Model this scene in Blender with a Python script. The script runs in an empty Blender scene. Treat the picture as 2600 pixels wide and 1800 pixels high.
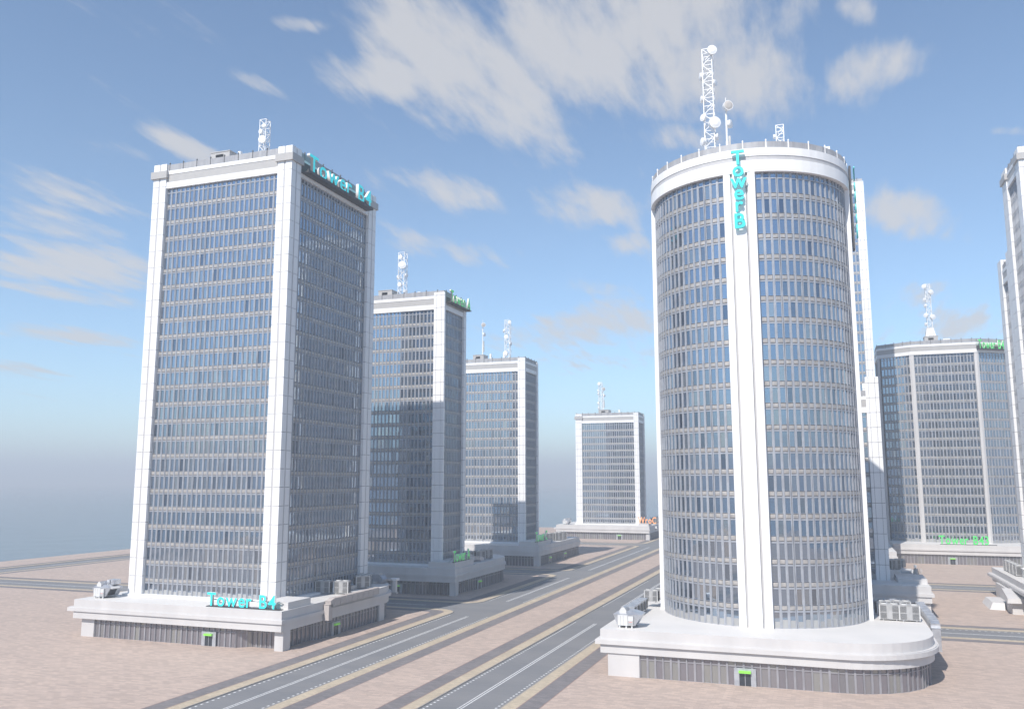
import bpy, math, random
import numpy as np
from mathutils import Vector, Matrix
random.seed(7)
rng = np.random.default_rng(7)
SC = bpy.context.scene
COL = SC.collection
R = math.radians
# ------------------------------------------------------------------ camera
CAMH = 40.0
F_PX, YAW, PITCH = 2185.87, -0.345982616, 0.144822552
cam_d = bpy.data.cameras.new('camera')
cam_d.sensor_fit = 'HORIZONTAL'; cam_d.sensor_width = 36.0
cam_d.lens = 36.0 * F_PX / 2600.0
cam_d.clip_start = 0.5; cam_d.clip_end = 80000
cam = bpy.data.objects.new('camera', cam_d); COL.objects.link(cam)
cam.location = (0, 0, CAMH); cam.rotation_euler = (math.pi / 2 + PITCH, 0, -YAW)
SC.camera = cam
fw = np.array([math.sin(YAW) * math.cos(PITCH), math.cos(YAW) * math.cos(PITCH), math.sin(PITCH)])
rt = np.array([math.cos(YAW), -math.sin(YAW), 0.0]); up = np.cross(rt, fw)
def at(u, v, y):
    d = fw + rt * (u - 1300) / F_PX - up * (v - 900) / F_PX
    t = y / d[1]; return float(d[0] * t), float(CAMH + d[2] * t)
def atx(u, v, x):
    d = fw + rt * (u - 1300) / F_PX - up * (v - 900) / F_PX
    t = x / d[0]; return float(d[1] * t), float(CAMH + d[2] * t)
def proj(p):
    w = np.array(p) - np.array([0, 0, CAMH]); d = w.dot(fw)
    return 1300 + F_PX * w.dot(rt) / d, 900 - F_PX * w.dot(up) / d, d

# ------------------------------------------------------------------ materials
def mat(name, base, rough=0.5, metal=0.0, spec=0.5):
    m = bpy.data.materials.new(name); m.use_nodes = True
    b = m.node_tree.nodes['Principled BSDF']
    b.inputs['Base Color'].default_value = (*base, 1); b.inputs['Roughness'].default_value = rough
    b.inputs['Metallic'].default_value = metal; b.inputs['Specular IOR Level'].default_value = spec
    return m
def N(m, t, **kw):
    n = m.node_tree.nodes.new(t)
    for k, v in kw.items(): setattr(n, k, v)
    return n
def L(m, a, b): m.node_tree.links.new(a, b)
def mottled(name, c0, c1, scale, rough=0.5, metal=0.0, detail=4.0, stretch=(1, 1, 1), bump=0.0, lo=0.35, hi=0.65):
    m = mat(name, c0, rough, metal)
    b = m.node_tree.nodes['Principled BSDF']
    tc = N(m, 'ShaderNodeNewGeometry'); mp = N(m, 'ShaderNodeMapping'); mp.inputs['Scale'].default_value = stretch
    nz = N(m, 'ShaderNodeTexNoise'); nz.inputs['Scale'].default_value = scale; nz.inputs['Detail'].default_value = detail
    rp = N(m, 'ShaderNodeValToRGB'); rp.color_ramp.elements[0].position = lo; rp.color_ramp.elements[1].position = hi
    rp.color_ramp.elements[0].color = (*c0, 1); rp.color_ramp.elements[1].color = (*c1, 1)
    L(m, tc.outputs['Position'], mp.inputs['Vector']); L(m, mp.outputs['Vector'], nz.inputs['Vector'])
    L(m, nz.outputs['Fac'], rp.inputs['Fac']); L(m, rp.outputs['Color'], b.inputs['Base Color'])
    if bump:
        bp = N(m, 'ShaderNodeBump'); bp.inputs['Strength'].default_value = bump; bp.inputs['Distance'].default_value = 0.05
        L(m, nz.outputs['Fac'], bp.inputs['Height']); L(m, bp.outputs['Normal'], b.inputs['Normal'])
    return m
M = {}
M['white'] = mottled('white_cladding', (0.82, 0.815, 0.81), (0.765, 0.76, 0.755), 0.35, 0.45, stretch=(1, 1, .25))
M['grey'] = mottled('grey_cladding', (0.43, 0.415, 0.40), (0.40, 0.39, 0.38), 0.5, 0.55)
M['strip'] = mottled('pale_grey_strip', (0.50, 0.49, 0.49), (0.46, 0.455, 0.46), 0.5, 0.5, stretch=(1, 1, .2))
M['render'] = mottled('podium_render', (0.60, 0.585, 0.575), (0.54, 0.527, 0.52), 0.22, 0.6, stretch=(1, 1, .3))
M['roof'] = mottled('roof_membrane', (0.645, 0.625, 0.60), (0.60, 0.585, 0.565), 0.12, 0.6)
M['joint'] = mat('dark_joint', (0.09, 0.09, 0.10), 0.7)
M['mullion'] = mottled('mullion_metal', (0.43, 0.45, 0.49), (0.32, 0.335, 0.37), 0.9, 0.4, 0.25, stretch=(1, 1, .35))
M['rail'] = mottled('light_rail_metal', (0.46, 0.475, 0.50), (0.36, 0.37, 0.40), 1.3, 0.4, 0.2)
M['sill'] = mat('dark_sill', (0.075, 0.075, 0.085), 0.5)
M['fence'] = mottled('fence_metal', (0.40, 0.40, 0.41), (0.31, 0.31, 0.325), 0.8, 0.55, 0.2, stretch=(1, 1, .2))
M['darkpost'] = mat('dark_fence_post', (0.13, 0.13, 0.135), 0.5, 0.3)
M['post'] = mat('fence_post', (0.38, 0.38, 0.39), 0.5, 0.4)
M['steel'] = mat('white_steel', (0.80, 0.80, 0.80), 0.4)
M['dishgrey'] = mat('dish_grey', (0.48, 0.45, 0.42), 0.5)
M['cabinet'] = mottled('unit_sheet_metal', (0.46, 0.455, 0.45), (0.38, 0.375, 0.37), 0.9, 0.45, 0.2)
M['cabinet2'] = mat('unit_white_door', (0.62, 0.62, 0.61), 0.45)
M['galv'] = mottled('galvanised_duct', (0.56, 0.57, 0.59), (0.42, 0.43, 0.46), 0.6, 0.33, 0.6)
M['duct_warm'] = mottled('painted_duct', (0.50, 0.45, 0.42), (0.44, 0.40, 0.38), 0.7, 0.5)
M['grille'] = mat('dark_grille', (0.06, 0.06, 0.065), 0.6)
M['louver'] = mat('black_louver', (0.015, 0.015, 0.018), 0.6)
M['red'] = mat('red_notice', (0.55, 0.08, 0.06), 0.5)
M['tray'] = mat('sign_tray', (0.045, 0.045, 0.05), 0.6, 0.0)
M['letterside'] = mat('letter_side', (0.70, 0.68, 0.66), 0.5)
M['line'] = mottled('line_paint', (0.74, 0.74, 0.73), (0.55, 0.55, 0.55), 1.5, 0.6)
M['tealside'] = mat('teal_letter_side', (0.10, 0.50, 0.52), 0.5)
def glow(name, c, e):
    m = mat(name, c, 0.4); b = m.node_tree.nodes['Principled BSDF']
    b.inputs['Emission Color'].default_value = (*c, 1); b.inputs['Emission Strength'].default_value = e
    return m
M['teal'] = glow('teal_backlit_letter', (0.03, 0.60, 0.64), 0.35)
M['green'] = glow('green_backlit_letter', (0.06, 0.56, 0.12), 0.3)
M['orange'] = glow('orange_backlit_letter', (0.85, 0.36, 0.14), 0.3)
M['lime'] = glow('green_door_lightbar', (0.24, 0.66, 0.08), 0.12)
def island_mat(name, cols, rough, metal, bump_tilt=0.0, spec=0.5):
    """per pane colour: each pane is a mesh island, each window an object"""
    m = mat(name, cols[0][1], rough, metal, spec)
    b = m.node_tree.nodes['Principled BSDF']
    g = N(m, 'ShaderNodeNewGeometry'); oi = N(m, 'ShaderNodeObjectInfo')
    a = N(m, 'ShaderNodeMath', operation='MULTIPLY_ADD'); a.inputs[1].default_value = 7.31
    fr = N(m, 'ShaderNodeMath', operation='FRACT')
    L(m, oi.outputs['Random'], a.inputs[0]); L(m, g.outputs['Random Per Island'], a.inputs[2]); L(m, a.outputs[0], fr.inputs[0])
    rp = N(m, 'ShaderNodeValToRGB'); cr = rp.color_ramp
    while len(cr.elements) < len(cols): cr.elements.new(0.5)
    for e, (p, c) in zip(cr.elements, cols): e.position = p; e.color = (*c, 1)
    L(m, fr.outputs[0], rp.inputs['Fac']); L(m, rp.outputs['Color'], b.inputs['Base Color'])
    return m, fr
M['glass'], _fr = island_mat('window_glass', [(0, (0.34, 0.41, 0.50)), (0.50, (0.29, 0.355, 0.44)), (0.70, (0.38, 0.43, 0.48)), (0.84, (0.17, 0.21, 0.27)), (0.93, (0.47, 0.49, 0.50)), (1, (0.30, 0.36, 0.44))], 0.04, 0.9)
g_ = M['glass']; b_ = g_.node_tree.nodes['Principled BSDF']
nz_ = N(g_, 'ShaderNodeTexNoise'); nz_.inputs['Scale'].default_value = 0.35; nz_.inputs['Detail'].default_value = 1
ge_ = N(g_, 'ShaderNodeNewGeometry'); bp_ = N(g_, 'ShaderNodeBump'); bp_.inputs['Strength'].default_value = 0.12; bp_.inputs['Distance'].default_value = 0.12
L(g_, ge_.outputs['Position'], nz_.inputs['Vector']); L(g_, nz_.outputs['Fac'], bp_.inputs['Height']); L(g_, bp_.outputs['Normal'], b_.inputs['Normal'])
M['blind'], _ = island_mat('frosted_lower_pane', [(0, (0.42, 0.42, 0.41)), (1, (0.33, 0.33, 0.33))], 0.35, 0.1)
M['shopglass'], _ = island_mat('shopfront_glass', [(0, (0.25, 0.24, 0.265)), (0.60, (0.275, 0.265, 0.29)), (0.84, (0.34, 0.345, 0.33)), (1, (0.23, 0.225, 0.25))], 0.14, 0.5)
M['doorglass'] = mat('dark_door_glass', (0.05, 0.06, 0.075), 0.08, 0.3)
M['shopframe'] = mottled('shopfront_frame', (0.34, 0.335, 0.355), (0.27, 0.265, 0.285), 0.9, 0.45, 0.2, stretch=(1, 1, .35))
M['spandrel'] = mottled('spandrel_panel', (0.50, 0.47, 0.44), (0.33, 0.315, 0.30), 1.1, 0.42, 0.3, lo=0.3, hi=0.7)

def ground_mat(name, c0, c1, c2, brick=None, rough=0.85, streak=True):
    m = mat(name, c0, rough, 0, 0.25); b = m.node_tree.nodes['Principled BSDF']
    g = N(m, 'ShaderNodeNewGeometry')
    n1 = N(m, 'ShaderNodeTexNoise'); n1.inputs['Scale'].default_value = 0.10; n1.inputs['Detail'].default_value = 5
    mp = N(m, 'ShaderNodeMapping'); mp.inputs['Scale'].default_value = (0.28, 1.0, 1) if streak else (1, 1, 1)
    L(m, g.outputs['Position'], mp.inputs['Vector']); L(m, mp.outputs['Vector'], n1.inputs['Vector'])
    r1 = N(m, 'ShaderNodeValToRGB'); r1.color_ramp.elements[0].position = 0.34; r1.color_ramp.elements[1].position = 0.66
    r1.color_ramp.elements[0].color = (*c0, 1); r1.color_ramp.elements[1].color = (*c1, 1)
    L(m, n1.outputs['Fac'], r1.inputs['Fac'])
    out = r1.outputs['Color']
    n2 = N(m, 'ShaderNodeTexNoise'); n2.inputs['Scale'].default_value = 1.1; n2.inputs['Detail'].default_value = 6; n2.inputs['Roughness'].default_value = 0.7
    L(m, mp.outputs['Vector'], n2.inputs['Vector'])
    mr = N(m, 'ShaderNodeMapRange'); mr.inputs['From Min'].default_value = 0.35; mr.inputs['From Max'].default_value = 0.7; mr.inputs['To Max'].default_value = 0.5
    L(m, n2.outputs['Fac'], mr.inputs['Value'])
    mx = N(m, 'ShaderNodeMix', data_type='RGBA'); mx.inputs[7].default_value = (*c2, 1)
    L(m, mr.outputs['Result'], mx.inputs[0]); L(m, out, mx.inputs[6]); out = mx.outputs[2]
    if brick:
        br = N(m, 'ShaderNodeTexBrick'); br.inputs['Scale'].default_value = 1.0
        br.inputs['Brick Width'].default_value = brick[0]; br.inputs['Row Height'].default_value = brick[1]; br.inputs['Mortar Size'].default_value = brick[2]
        br.inputs['Color1'].default_value = (0.72, 0.70, 0.69, 1); br.inputs['Color2'].default_value = (1.12, 1.07, 1.03, 1); br.inputs['Mortar'].default_value = (0.62, 0.6, 0.6, 1)
        L(m, g.outputs['Position'], br.inputs['Vector'])
        mm = N(m, 'ShaderNodeMix', data_type='RGBA', blend_type='MULTIPLY'); mm.inputs[0].default_value = 0.6
        L(m, out, mm.inputs[6]); L(m, br.outputs['Color'], mm.inputs[7]); out = mm.outputs[2]
    L(m, out, b.inputs['Base Color'])
    return m
M['plaza'] = ground_mat('plaza_brick_paving', (0.50, 0.405, 0.345), (0.46, 0.372, 0.32), (0.41, 0.345, 0.305), (1.6, 0.8, 0.03))
M['tan'] = ground_mat('tan_kerb_paving', (0.54, 0.465, 0.35), (0.46, 0.395, 0.30), (0.40, 0.345, 0.27), (0.8, 0.4, 0.02))
M['band'] = ground_mat('dark_paving_band', (0.17, 0.165, 0.175), (0.21, 0.20, 0.205), (0.25, 0.23, 0.225), (1.2, 0.6, 0.03))
M['asphalt'] = ground_mat('asphalt', (0.165, 0.17, 0.18), (0.20, 0.20, 0.205), (0.23, 0.225, 0.225), None)
M['kerb'] = mottled('kerb_stone', (0.30, 0.28, 0.26), (0.22, 0.21, 0.2), 1.0, 0.8)
M['edge'] = mat('red_brown_edging', (0.26, 0.17, 0.15), 0.85)
m = mat('sea_water', (0.10, 0.13, 0.15), 0.22, 0, 0.5); M['water'] = m
b_ = m.node_tree.nodes['Principled BSDF']; g = N(m, 'ShaderNodeNewGeometry'); nz = N(m, 'ShaderNodeTexNoise'); nz.inputs['Scale'].default_value = 0.03; nz.inputs['Detail'].default_value = 6
bp = N(m, 'ShaderNodeBump'); bp.inputs['Strength'].default_value = 0.5; bp.inputs['Distance'].default_value = 2.0
L(m, g.outputs['Position'], nz.inputs['Vector']); L(m, nz.outputs['Fac'], bp.inputs['Height']); L(m, bp.outputs['Normal'], b_.inputs['Normal'])

# ------------------------------------------------------------------ mesh helpers
class MB:
    def __init__(s): s.v = []; s.f = []; s.m = []; s.mats = []
    def mi(s, k):
        if k not in s.mats: s.mats.append(k)
        return s.mats.index(k)
    def face(s, pts, k):
        n = len(s.v); s.v += [tuple(p) for p in pts]; s.f.append(tuple(range(n, n + len(pts)))); s.m.append(s.mi(k))
    def hexa(s, b, t, k, caps=(True, True)):
        """b and t are loops (bottom, top), counter-clockwise from above"""
        n = len(s.v); c = len(b); s.v += [tuple(p) for p in b] + [tuple(p) for p in t]; i = s.mi(k)
        for j in range(c):
            q = (j + 1) % c; s.f.append((n + j, n + q, n + c + q, n + c + j)); s.m.append(i)
        if caps[0]: s.f.append(tuple(n + j for j in reversed(range(c)))); s.m.append(i)
        if caps[1]: s.f.append(tuple(n + c + j for j in range(c))); s.m.append(i)
    def box(s, x0, x1, y0, y1, z0, z1, k):
        b = [(x0, y0, z0), (x1, y0, z0), (x1, y1, z0), (x0, y1, z0)]
        s.hexa(b, [(x, y, z1) for x, y, _ in b], k)
    def prism(s, poly, z0, z1, k, caps=(True, True)):
        s.hexa([(x, y, z0) for x, y in poly], [(x, y, z1) for x, y in poly], k, caps)
    def ring(s, outer, inner, z0, z1, k):
        n = len(outer)
        for j in range(n):
            q = (j + 1) % n
            a, b2, c, d = outer[j], outer[q], inner[q], inner[j]
            s.face([(*a, z0), (*b2, z0), (*b2, z1), (*a, z1)], k); s.face([(*a, z1), (*b2, z1), (*c, z1), (*d, z1)], k)
            s.face([(*d, z0), (*c, z0), (*b2, z0), (*a, z0)], k); s.face([(*c, z0), (*d, z0), (*d, z1), (*c, z1)], k)
    def bar(s, p, q, r, k, n=4, r2=None):
        p = Vector(p); q = Vector(q); d = (q - p).normalized()
        a = d.cross(Vector((0, 0, 1)))
        if a.length < 1e-3: a = Vector((1, 0, 0))
        a.normalize(); c = d.cross(a); r2 = r if r2 is None else r2
        l0 = [p + (a * math.cos(t) + c * math.sin(t)) * r for t in [(j + .5) * 2 * math.pi / n for j in range(n)]]
        l1 = [q + (a * math.cos(t) + c * math.sin(t)) * r2 for t in [(j + .5) * 2 * math.pi / n for j in range(n)]]
        s.hexa(l0, l1, k)
    def arr(s):
        return np.array(s.v, dtype=np.float64).reshape(-1, 3), s.f, s.m
    def mesh(s, name):
        me = bpy.data.meshes.new(name); me.from_pydata(s.v, [], s.f)
        for k in s.mats: me.materials.append(M[k])
        me.polygons.foreach_set('material_index', s.m); me.update(); return me
    def build(s, name, root=None):
        o = bpy.data.objects.new(name, s.mesh(name)); COL.objects.link(o)
        if root is not None: par(o, root)
        return o
def par(o, root):
    o.parent = root
    if root.parent is None and root.type == 'EMPTY':
        o.matrix_parent_inverse = root.matrix_basis.inverted()
    elif root.parent is not None:
        o.matrix_parent_inverse = Matrix.Identity(4)
        # parts are built in world space with an identity local frame under their Empty
        o.matrix_parent_inverse = root.matrix_basis.inverted()
def thing(name, label, cat, loc, group=None):
    o = bpy.data.objects.new(name, None); COL.objects.link(o); o.empty_display_size = 1
    o.matrix_basis = Matrix.Translation(loc); o['label'] = label; o['category'] = cat
    if group: o['group'] = group
    return o
def struct(name, mb):
    o = mb.build(name); o['kind'] = 'structure'; return o
def rrect(x0, x1, y0, y1, rad=(0, 0, 0, 0), seg=10):
    """ccw from front-left; rad = (front-left, front-right, back-right, back-left)"""
    P = []
    for (cx, cy, r, a0) in ((x0, y0, rad[0], 180), (x1, y0, rad[1], 270), (x1, y1, rad[2], 0), (x0, y1, rad[3], 90)):
        if r <= 0.01: P.append((cx, cy)); continue
        ox = cx + r if cx == x0 else cx - r; oy = cy + r if cy == y0 else cy - r
        for j in range(seg + 1):
            t = R(a0 + 90 * j / seg); P.append((ox + r * math.cos(t), oy + r * math.sin(t)))
    return P

# ------------------------------------------------------------------ window unit meshes
FH, BW = 4.718, 4.718
def unit_parts(W, kind, bend=None):
    """curtain wall unit of three lights, outward = -y, x from -W/2 to W/2; returns frame MB and pane MB"""
    f, p = MB(), MB(); w = W / 3.0; g = w * 0.352     # half width of glass
    H = {'floor': FH, 'base': 3.25, 'top': 1.45}[kind]
    cx = [-w, 0, w]
    # mullions
    f.box(-W / 2 + .065, cx[0] - g, -.06, .22, 0, H, 'mullion'); f.box(cx[2] + g, W / 2 - .065, -.06, .22, 0, H, 'mullion')
    for i in (0, 1): f.box(cx[i] + g, cx[i + 1] - g, -.04, .22, 0, H, 'mullion')
    for i in (0, 1): f.box(-w / 2 + i * w - .05, -w / 2 + i * w + .05, -.12, -.04, 0, H, 'rail')
    f.box(-W / 2 - .04, W / 2 + .04, .22, .3, 0, H, 'joint')
    for c in cx:
        a, b = c - g, c + g
        if kind == 'floor':
            f.box(a - .02, b + .02, -.03, .18, 0.0, .10, 'mullion'); f.box(a, b, .03, .2, .12, .34, 'mullion')
            f.box(a, b, .12, .2, .34, 1.38, 'sill')
            # pillow spandrel standing in a dark reveal
            f.hexa([(a + .05, .0, .48), (b - .05, .0, .48), (b - .05, .12, .48), (a + .05, .12, .48)], [(a + .05, .0, 1.31), (b - .05, .0, 1.31), (b - .05, .12, 1.31), (a + .05, .12, 1.31)], 'spandrel')
            f.hexa([(a + .16, -.035, .58), (b - .16, -.035, .58), (b - .05, .0, .50), (a + .05, .0, .50)], [(a + .16, -.035, 1.21), (b - .16, -.035, 1.21), (b - .05, .0, 1.29), (a + .05, .0, 1.29)], 'spandrel')
            f.box(a - .03, b + .03, -.03, .2, 1.38, 1.47, 'sill'); f.box(a, b, .02, .2, 1.47, 1.52, 'mullion')
            z0, z1 = 1.52, FH - .02
        elif kind == 'base':
            f.box(a, b, -.03, .2, 0.0, .14, 'rail'); z0, z1 = .14, H - .05
        else:
            f.box(a, b, -.05, .2, 0.0, .22, 'rail'); z0, z1 = .26, H - .05
        f.box(a, a + .045, .02, .2, z0, z1, 'rail'); f.box(b - .045, b, .02, .2, z0, z1, 'rail')
        if kind == 'base':
            zz = 1.55 + .25 * math.sin(c * 5 + 1)
            p.face([(a + .045, .13, z0), (b - .045, .13, z0), (b - .045, .13, zz), (a + .045, .13, zz)], 'blind'); z0 = zz
        p.face([(a + .045, .13, z0), (b - .045, .13, z0), (b - .045, .13, z1), (a + .045, .13, z1)], 'glass')
    if bend:
        for mb in (f, p):
            nv = []
            for x, y, z in mb.v:
                # each light stays flat: rotate about the drum axis by its own angle
                i = min(2, max(0, int((x + W / 2) // w))); xc = -w + i * w
                t = xc / bend; xl = x - xc
                px, py = xl, -(bend) + y
                nv.append((px * math.cos(t) - py * math.sin(t), px * math.sin(t) + py * math.cos(t), z))
            mb.v = nv
    return f, p
_units = {}
def unit(W, kind, bend=None):
    key = (round(W, 3), kind, bend)
    if key not in _units:
        f, p = unit_parts(W, kind, bend)
        if bend: f.bent = bend
        _units[key] = (f.mesh('window'), p.mesh('pane'), f, p)
    return _units[key]
def tile(name, items, which, root):
    """join many copies of unit meshes into one object: items = [(unit, matrix)]"""
    V = []; Fc = []; Mi = []; mats = []; n = 0
    for (un, mx) in items:
        mb = un[which]; v, fs, ms = mb.arr()
        A = np.array(mx); v = v @ A[:3, :3].T + A[:3, 3]
        V.append(v)
        for q in fs: Fc.append(tuple(i + n for i in q))
        for k in ms:
            kk = mb.mats[k]
            if kk not in mats: mats.append(kk)
            Mi.append(mats.index(kk))
        n += len(v)
    me = bpy.data.meshes.new(name); me.from_pydata(np.concatenate(V).tolist(), [], Fc)
    for k in mats: me.materials.append(M[k])
    me.polygons.foreach_set('material_index', Mi); me.update()
    o = bpy.data.objects.new(name, me); COL.objects.link(o); par(o, root); o['kind'] = 'stuff'
    return o
BOXES = []      # (name, x0,x1,y0,y1,z0,z1) for choosing the windows that show
def hidden(p, own):
    o = np.array([0, 0, CAMH]); d = np.array(p) - o
    for (nm, *b) in BOXES:
        if nm == own: continue
        t0, t1 = 0.0, 0.999
        for a in range(3):
            if abs(d[a]) < 1e-9:
                if not (b[2 * a] <= o[a] <= b[2 * a + 1]): t1 = -1; break
                continue
            u0, u1 = (b[2 * a] - o[a]) / d[a], (b[2 * a + 1] - o[a]) / d[a]
            if u0 > u1: u0, u1 = u1, u0
            t0, t1 = max(t0, u0), min(t1, u1)
        if t0 < t1: return True
    return False
def place_windows(root, own, units, limit=100):
    """units = [(mesh set, world matrix)]: the units that show largest become parts, the rest one mass"""
    sc = []
    for i, (un, mx) in enumerate(units):
        c = np.array(mx @ Vector((0, 0, 2.3))) if not hasattr(un[2], 'bent') else np.array(mx @ Vector((0, -un[2].bent, 2.3)))
        nrm = np.array((mx.to_3x3() @ Vector((0, -1, 0))))
        v = np.array([0, 0, CAMH]) - c; dist = np.linalg.norm(v); cs = v.dot(nrm) / dist
        if cs <= 0.02: continue
        u_, v_, d_ = proj(c)
        if d_ <= 0 or not (-10 < u_ < 2610 and -10 < v_ < 1810): continue
        if hidden(c, own): continue
        sc.append((cs / dist ** 2, i))
    sc.sort(reverse=True); pick = set(i for _, i in sc[:limit])
    rest = []
    inv = root.matrix_basis.inverted()
    for i, (un, mx) in enumerate(units):
        tilt = Matrix.Rotation(rng.normal(0, .0035), 4, 'Z') @ Matrix.Rotation(rng.normal(0, .0025), 4, 'X')
        if i in pick:
            o = bpy.data.objects.new('window', un[0]); COL.objects.link(o); o.parent = root; o.matrix_parent_inverse = inv; o.matrix_basis = mx
            q = bpy.data.objects.new('pane', un[1]); COL.objects.link(q); q.parent = o; q.matrix_basis = tilt if not hasattr(un[2], 'bent') else Matrix.Identity(4)
        else: rest.append((un, mx, mx @ tilt if not hasattr(un[2], 'bent') else mx))
    if rest:
        fo = tile('window', [(u, a) for u, a, b in rest], 2, root)
        po = tile('pane', [(u, b) for u, a, b in rest], 3, root)
        po.parent = fo; po.matrix_parent_inverse = fo.matrix_basis.inverted()
def face_units(p0, p1, nb, nf, z0, out):
    """a flat facade from p0 to p1 (left to right seen from outside)"""
    p0 = Vector((*p0, 0)); p1 = Vector((*p1, 0)); d = p1 - p0; W = d.length / nb; ang = math.atan2(d.y, d.x)
    Rz = Matrix.Rotation(ang, 4, 'Z')
    for b in range(nb):
        c = p0 + d * ((b + .5) / nb)
        out.append((unit(W, 'base'), Matrix.Translation((c.x, c.y, z0)) @ Rz))
        for f in range(nf):
            out.append((unit(W, 'floor'), Matrix.Translation((c.x, c.y, z0 + 3.25 + f * FH)) @ Rz))
        out.append((unit(W, 'top'), Matrix.Translation((c.x, c.y, z0 + 3.25 + nf * FH)) @ Rz))

# ------------------------------------------------------------------ podium
FZ = (4.7, 6.45, 7.35, 9.4)       # fascia bottom, ledge bottom, ledge top, roof
def shop_mesh(W, H=4.72):
    f, p = MB(), MB(); w = W / 3; g = w * .36
    for i in range(4):
        x = -W / 2 + i * w; hw = .12 if i in (0, 3) else .20
        f.box(max(-W / 2, x - hw), min(W / 2, x + hw), -.08 if i in (1, 2) else -.14, .2, 0, H, 'shopframe')
    f.box(-W / 2, W / 2, -.05, .2, 3.62, 3.78, 'shopframe'); f.box(-W / 2, W / 2, -.05, .2, 0, .16, 'shopframe'); f.box(-W / 2, W / 2, .0, .2, 4.5, H, 'shopframe')
    f.box(-W / 2, W / 2, .2, .26, 0, H, 'joint')
    for i in range(3):
        c = -w + i * w; g2 = w / 2 - (.16 if i != 1 else .2)
        f.box(c - g2 - .02, c - g2 + .05, -.02, .18, .16, 3.62, 'shopframe')
        p.face([(c - g2, .12, .16), (c + g2, .12, .16), (c + g2, .12, 3.62), (c - g2, .12, 3.62)], 'shopglass')
        p.face([(c - g2, .12, 3.78), (c + g2, .12, 3.78), (c + g2, .12, 4.5), (c - g2, .12, 4.5)], 'shopglass')
    return f, p
_shop = {}
def shop(W):
    k = round(W, 2)
    if k not in _shop:
        f, p = shop_mesh(W); _shop[k] = (f.mesh('shop_window'), p.mesh('pane'))
    return _shop[k]
def add_part(root, name, me, mx):
    o = bpy.data.objects.new(name, me); COL.objects.link(o); o.parent = root; o.matrix_parent_inverse = root.matrix_basis.inverted(); o.matrix_basis = mx
    return o
def shopfront(root, path, unit_w=4.718, skip=None):
    for a, b in zip(path[:-1], path[1:]):
        a = Vector((*a, 0)); b = Vector((*b, 0)); d = b - a
        if d.length < .4: continue
        n = max(1, round(d.length / unit_w)); W = d.length / n; ang = math.atan2(d.y, d.x); Rz = Matrix.Rotation(ang, 4, 'Z')
        for j in range(n):
            c = a + d * ((j + .5) / n)
            fm, pm = shop(W)
            o = add_part(root, 'shop_window', fm, Matrix.Translation((c.x, c.y, 0.01)) @ Rz)
            q = bpy.data.objects.new('pane', pm); COL.objects.link(q); q.parent = o
def door(root, x, y, ang=0.0):
    """double glass door with a green light bar, outward = -y turned by ang"""
    Mx = Matrix.Translation((x, y, 0.01)) @ Matrix.Rotation(ang, 4, 'Z')
    fr = MB()
    fr.box(-2.1, -1.1, -.2, .0, 0, 3.5, 'rail'); fr.box(1.1, 2.1, -.2, .0, 0, 3.5, 'rail'); fr.box(-1.1, 1.1, -.2, .0, 2.45, 3.5, 'rail')
    fr.box(-.05, .05, -.18, .0, 0, 2.45, 'rail'); fr.box(-1.1, 1.1, -.18, 0, 0, .1, 'rail')
    o = add_part(root, 'door', fr.mesh('door'), Mx)
    g = MB(); g.box(-1.1, -.05, -.12, -.06, .1, 2.45, 'doorglass'); g.box(.05, 1.1, -.12, -.06, .1, 2.45, 'doorglass')
    q = bpy.data.objects.new('pane', g.mesh('pane')); COL.objects.link(q); q.parent = o
    s = MB(); s.box(-1.15, 1.15, -.75, -.21, 2.62, 3.05, 'lime')
    q = bpy.data.objects.new('light_bar', s.mesh('light_bar')); COL.objects.link(q); q.parent = o
def podium(root, x0, x1, y0, y1, rad=(0, 0, 0, 0), glass_path=(), solid=(), over=(2.0, 0.15, 0.7, 0.7), ledge=(1.8, 0.35, 0.35, 0.9)):
    """over/ledge: overhang of the fascia beyond the wall and of the ledge beyond the fascia (left, right, front, back)"""
    def o(l, r, f, b): return rrect(x0 - l, x1 + r, y0 - f, y1 + b, tuple((q + (r + f) / 2 if q else 0) for q in rad), 14)
    mb = MB(); fo = o(*over); mb.prism(fo, FZ[0], FZ[1], 'render'); mb.build('fascia', root)
    le = tuple(a + b for a, b in zip(over, ledge))
    mb = MB(); mb.prism(o(*le), FZ[1] + .003, FZ[2], 'render'); mb.prism(o(*[a - .25 for a in le]), FZ[2], FZ[2] + .18, 'render'); mb.build('ledge', root)
    mb = MB(); mb.prism(fo, FZ[2] + .183, FZ[3], 'render', (True, False)); mb.face([(x, y, FZ[3]) for x, y in fo], 'roof'); mb.build('podium_roof', root)
    if glass_path: shopfront(root, glass_path)
    for (a, b, c, d) in solid:
        mb = MB(); mb.box(a, b, c, d, 0, FZ[0] - .004, 'render'); mb.build('wall', root)
def arc(cx, cy, r, a0, a1, n):
    return [(cx + r * math.cos(R(a0 + (a1 - a0) * i / n)), cy + r * math.sin(R(a0 + (a1 - a0) * i / n))) for i in range(n + 1)]

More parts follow.
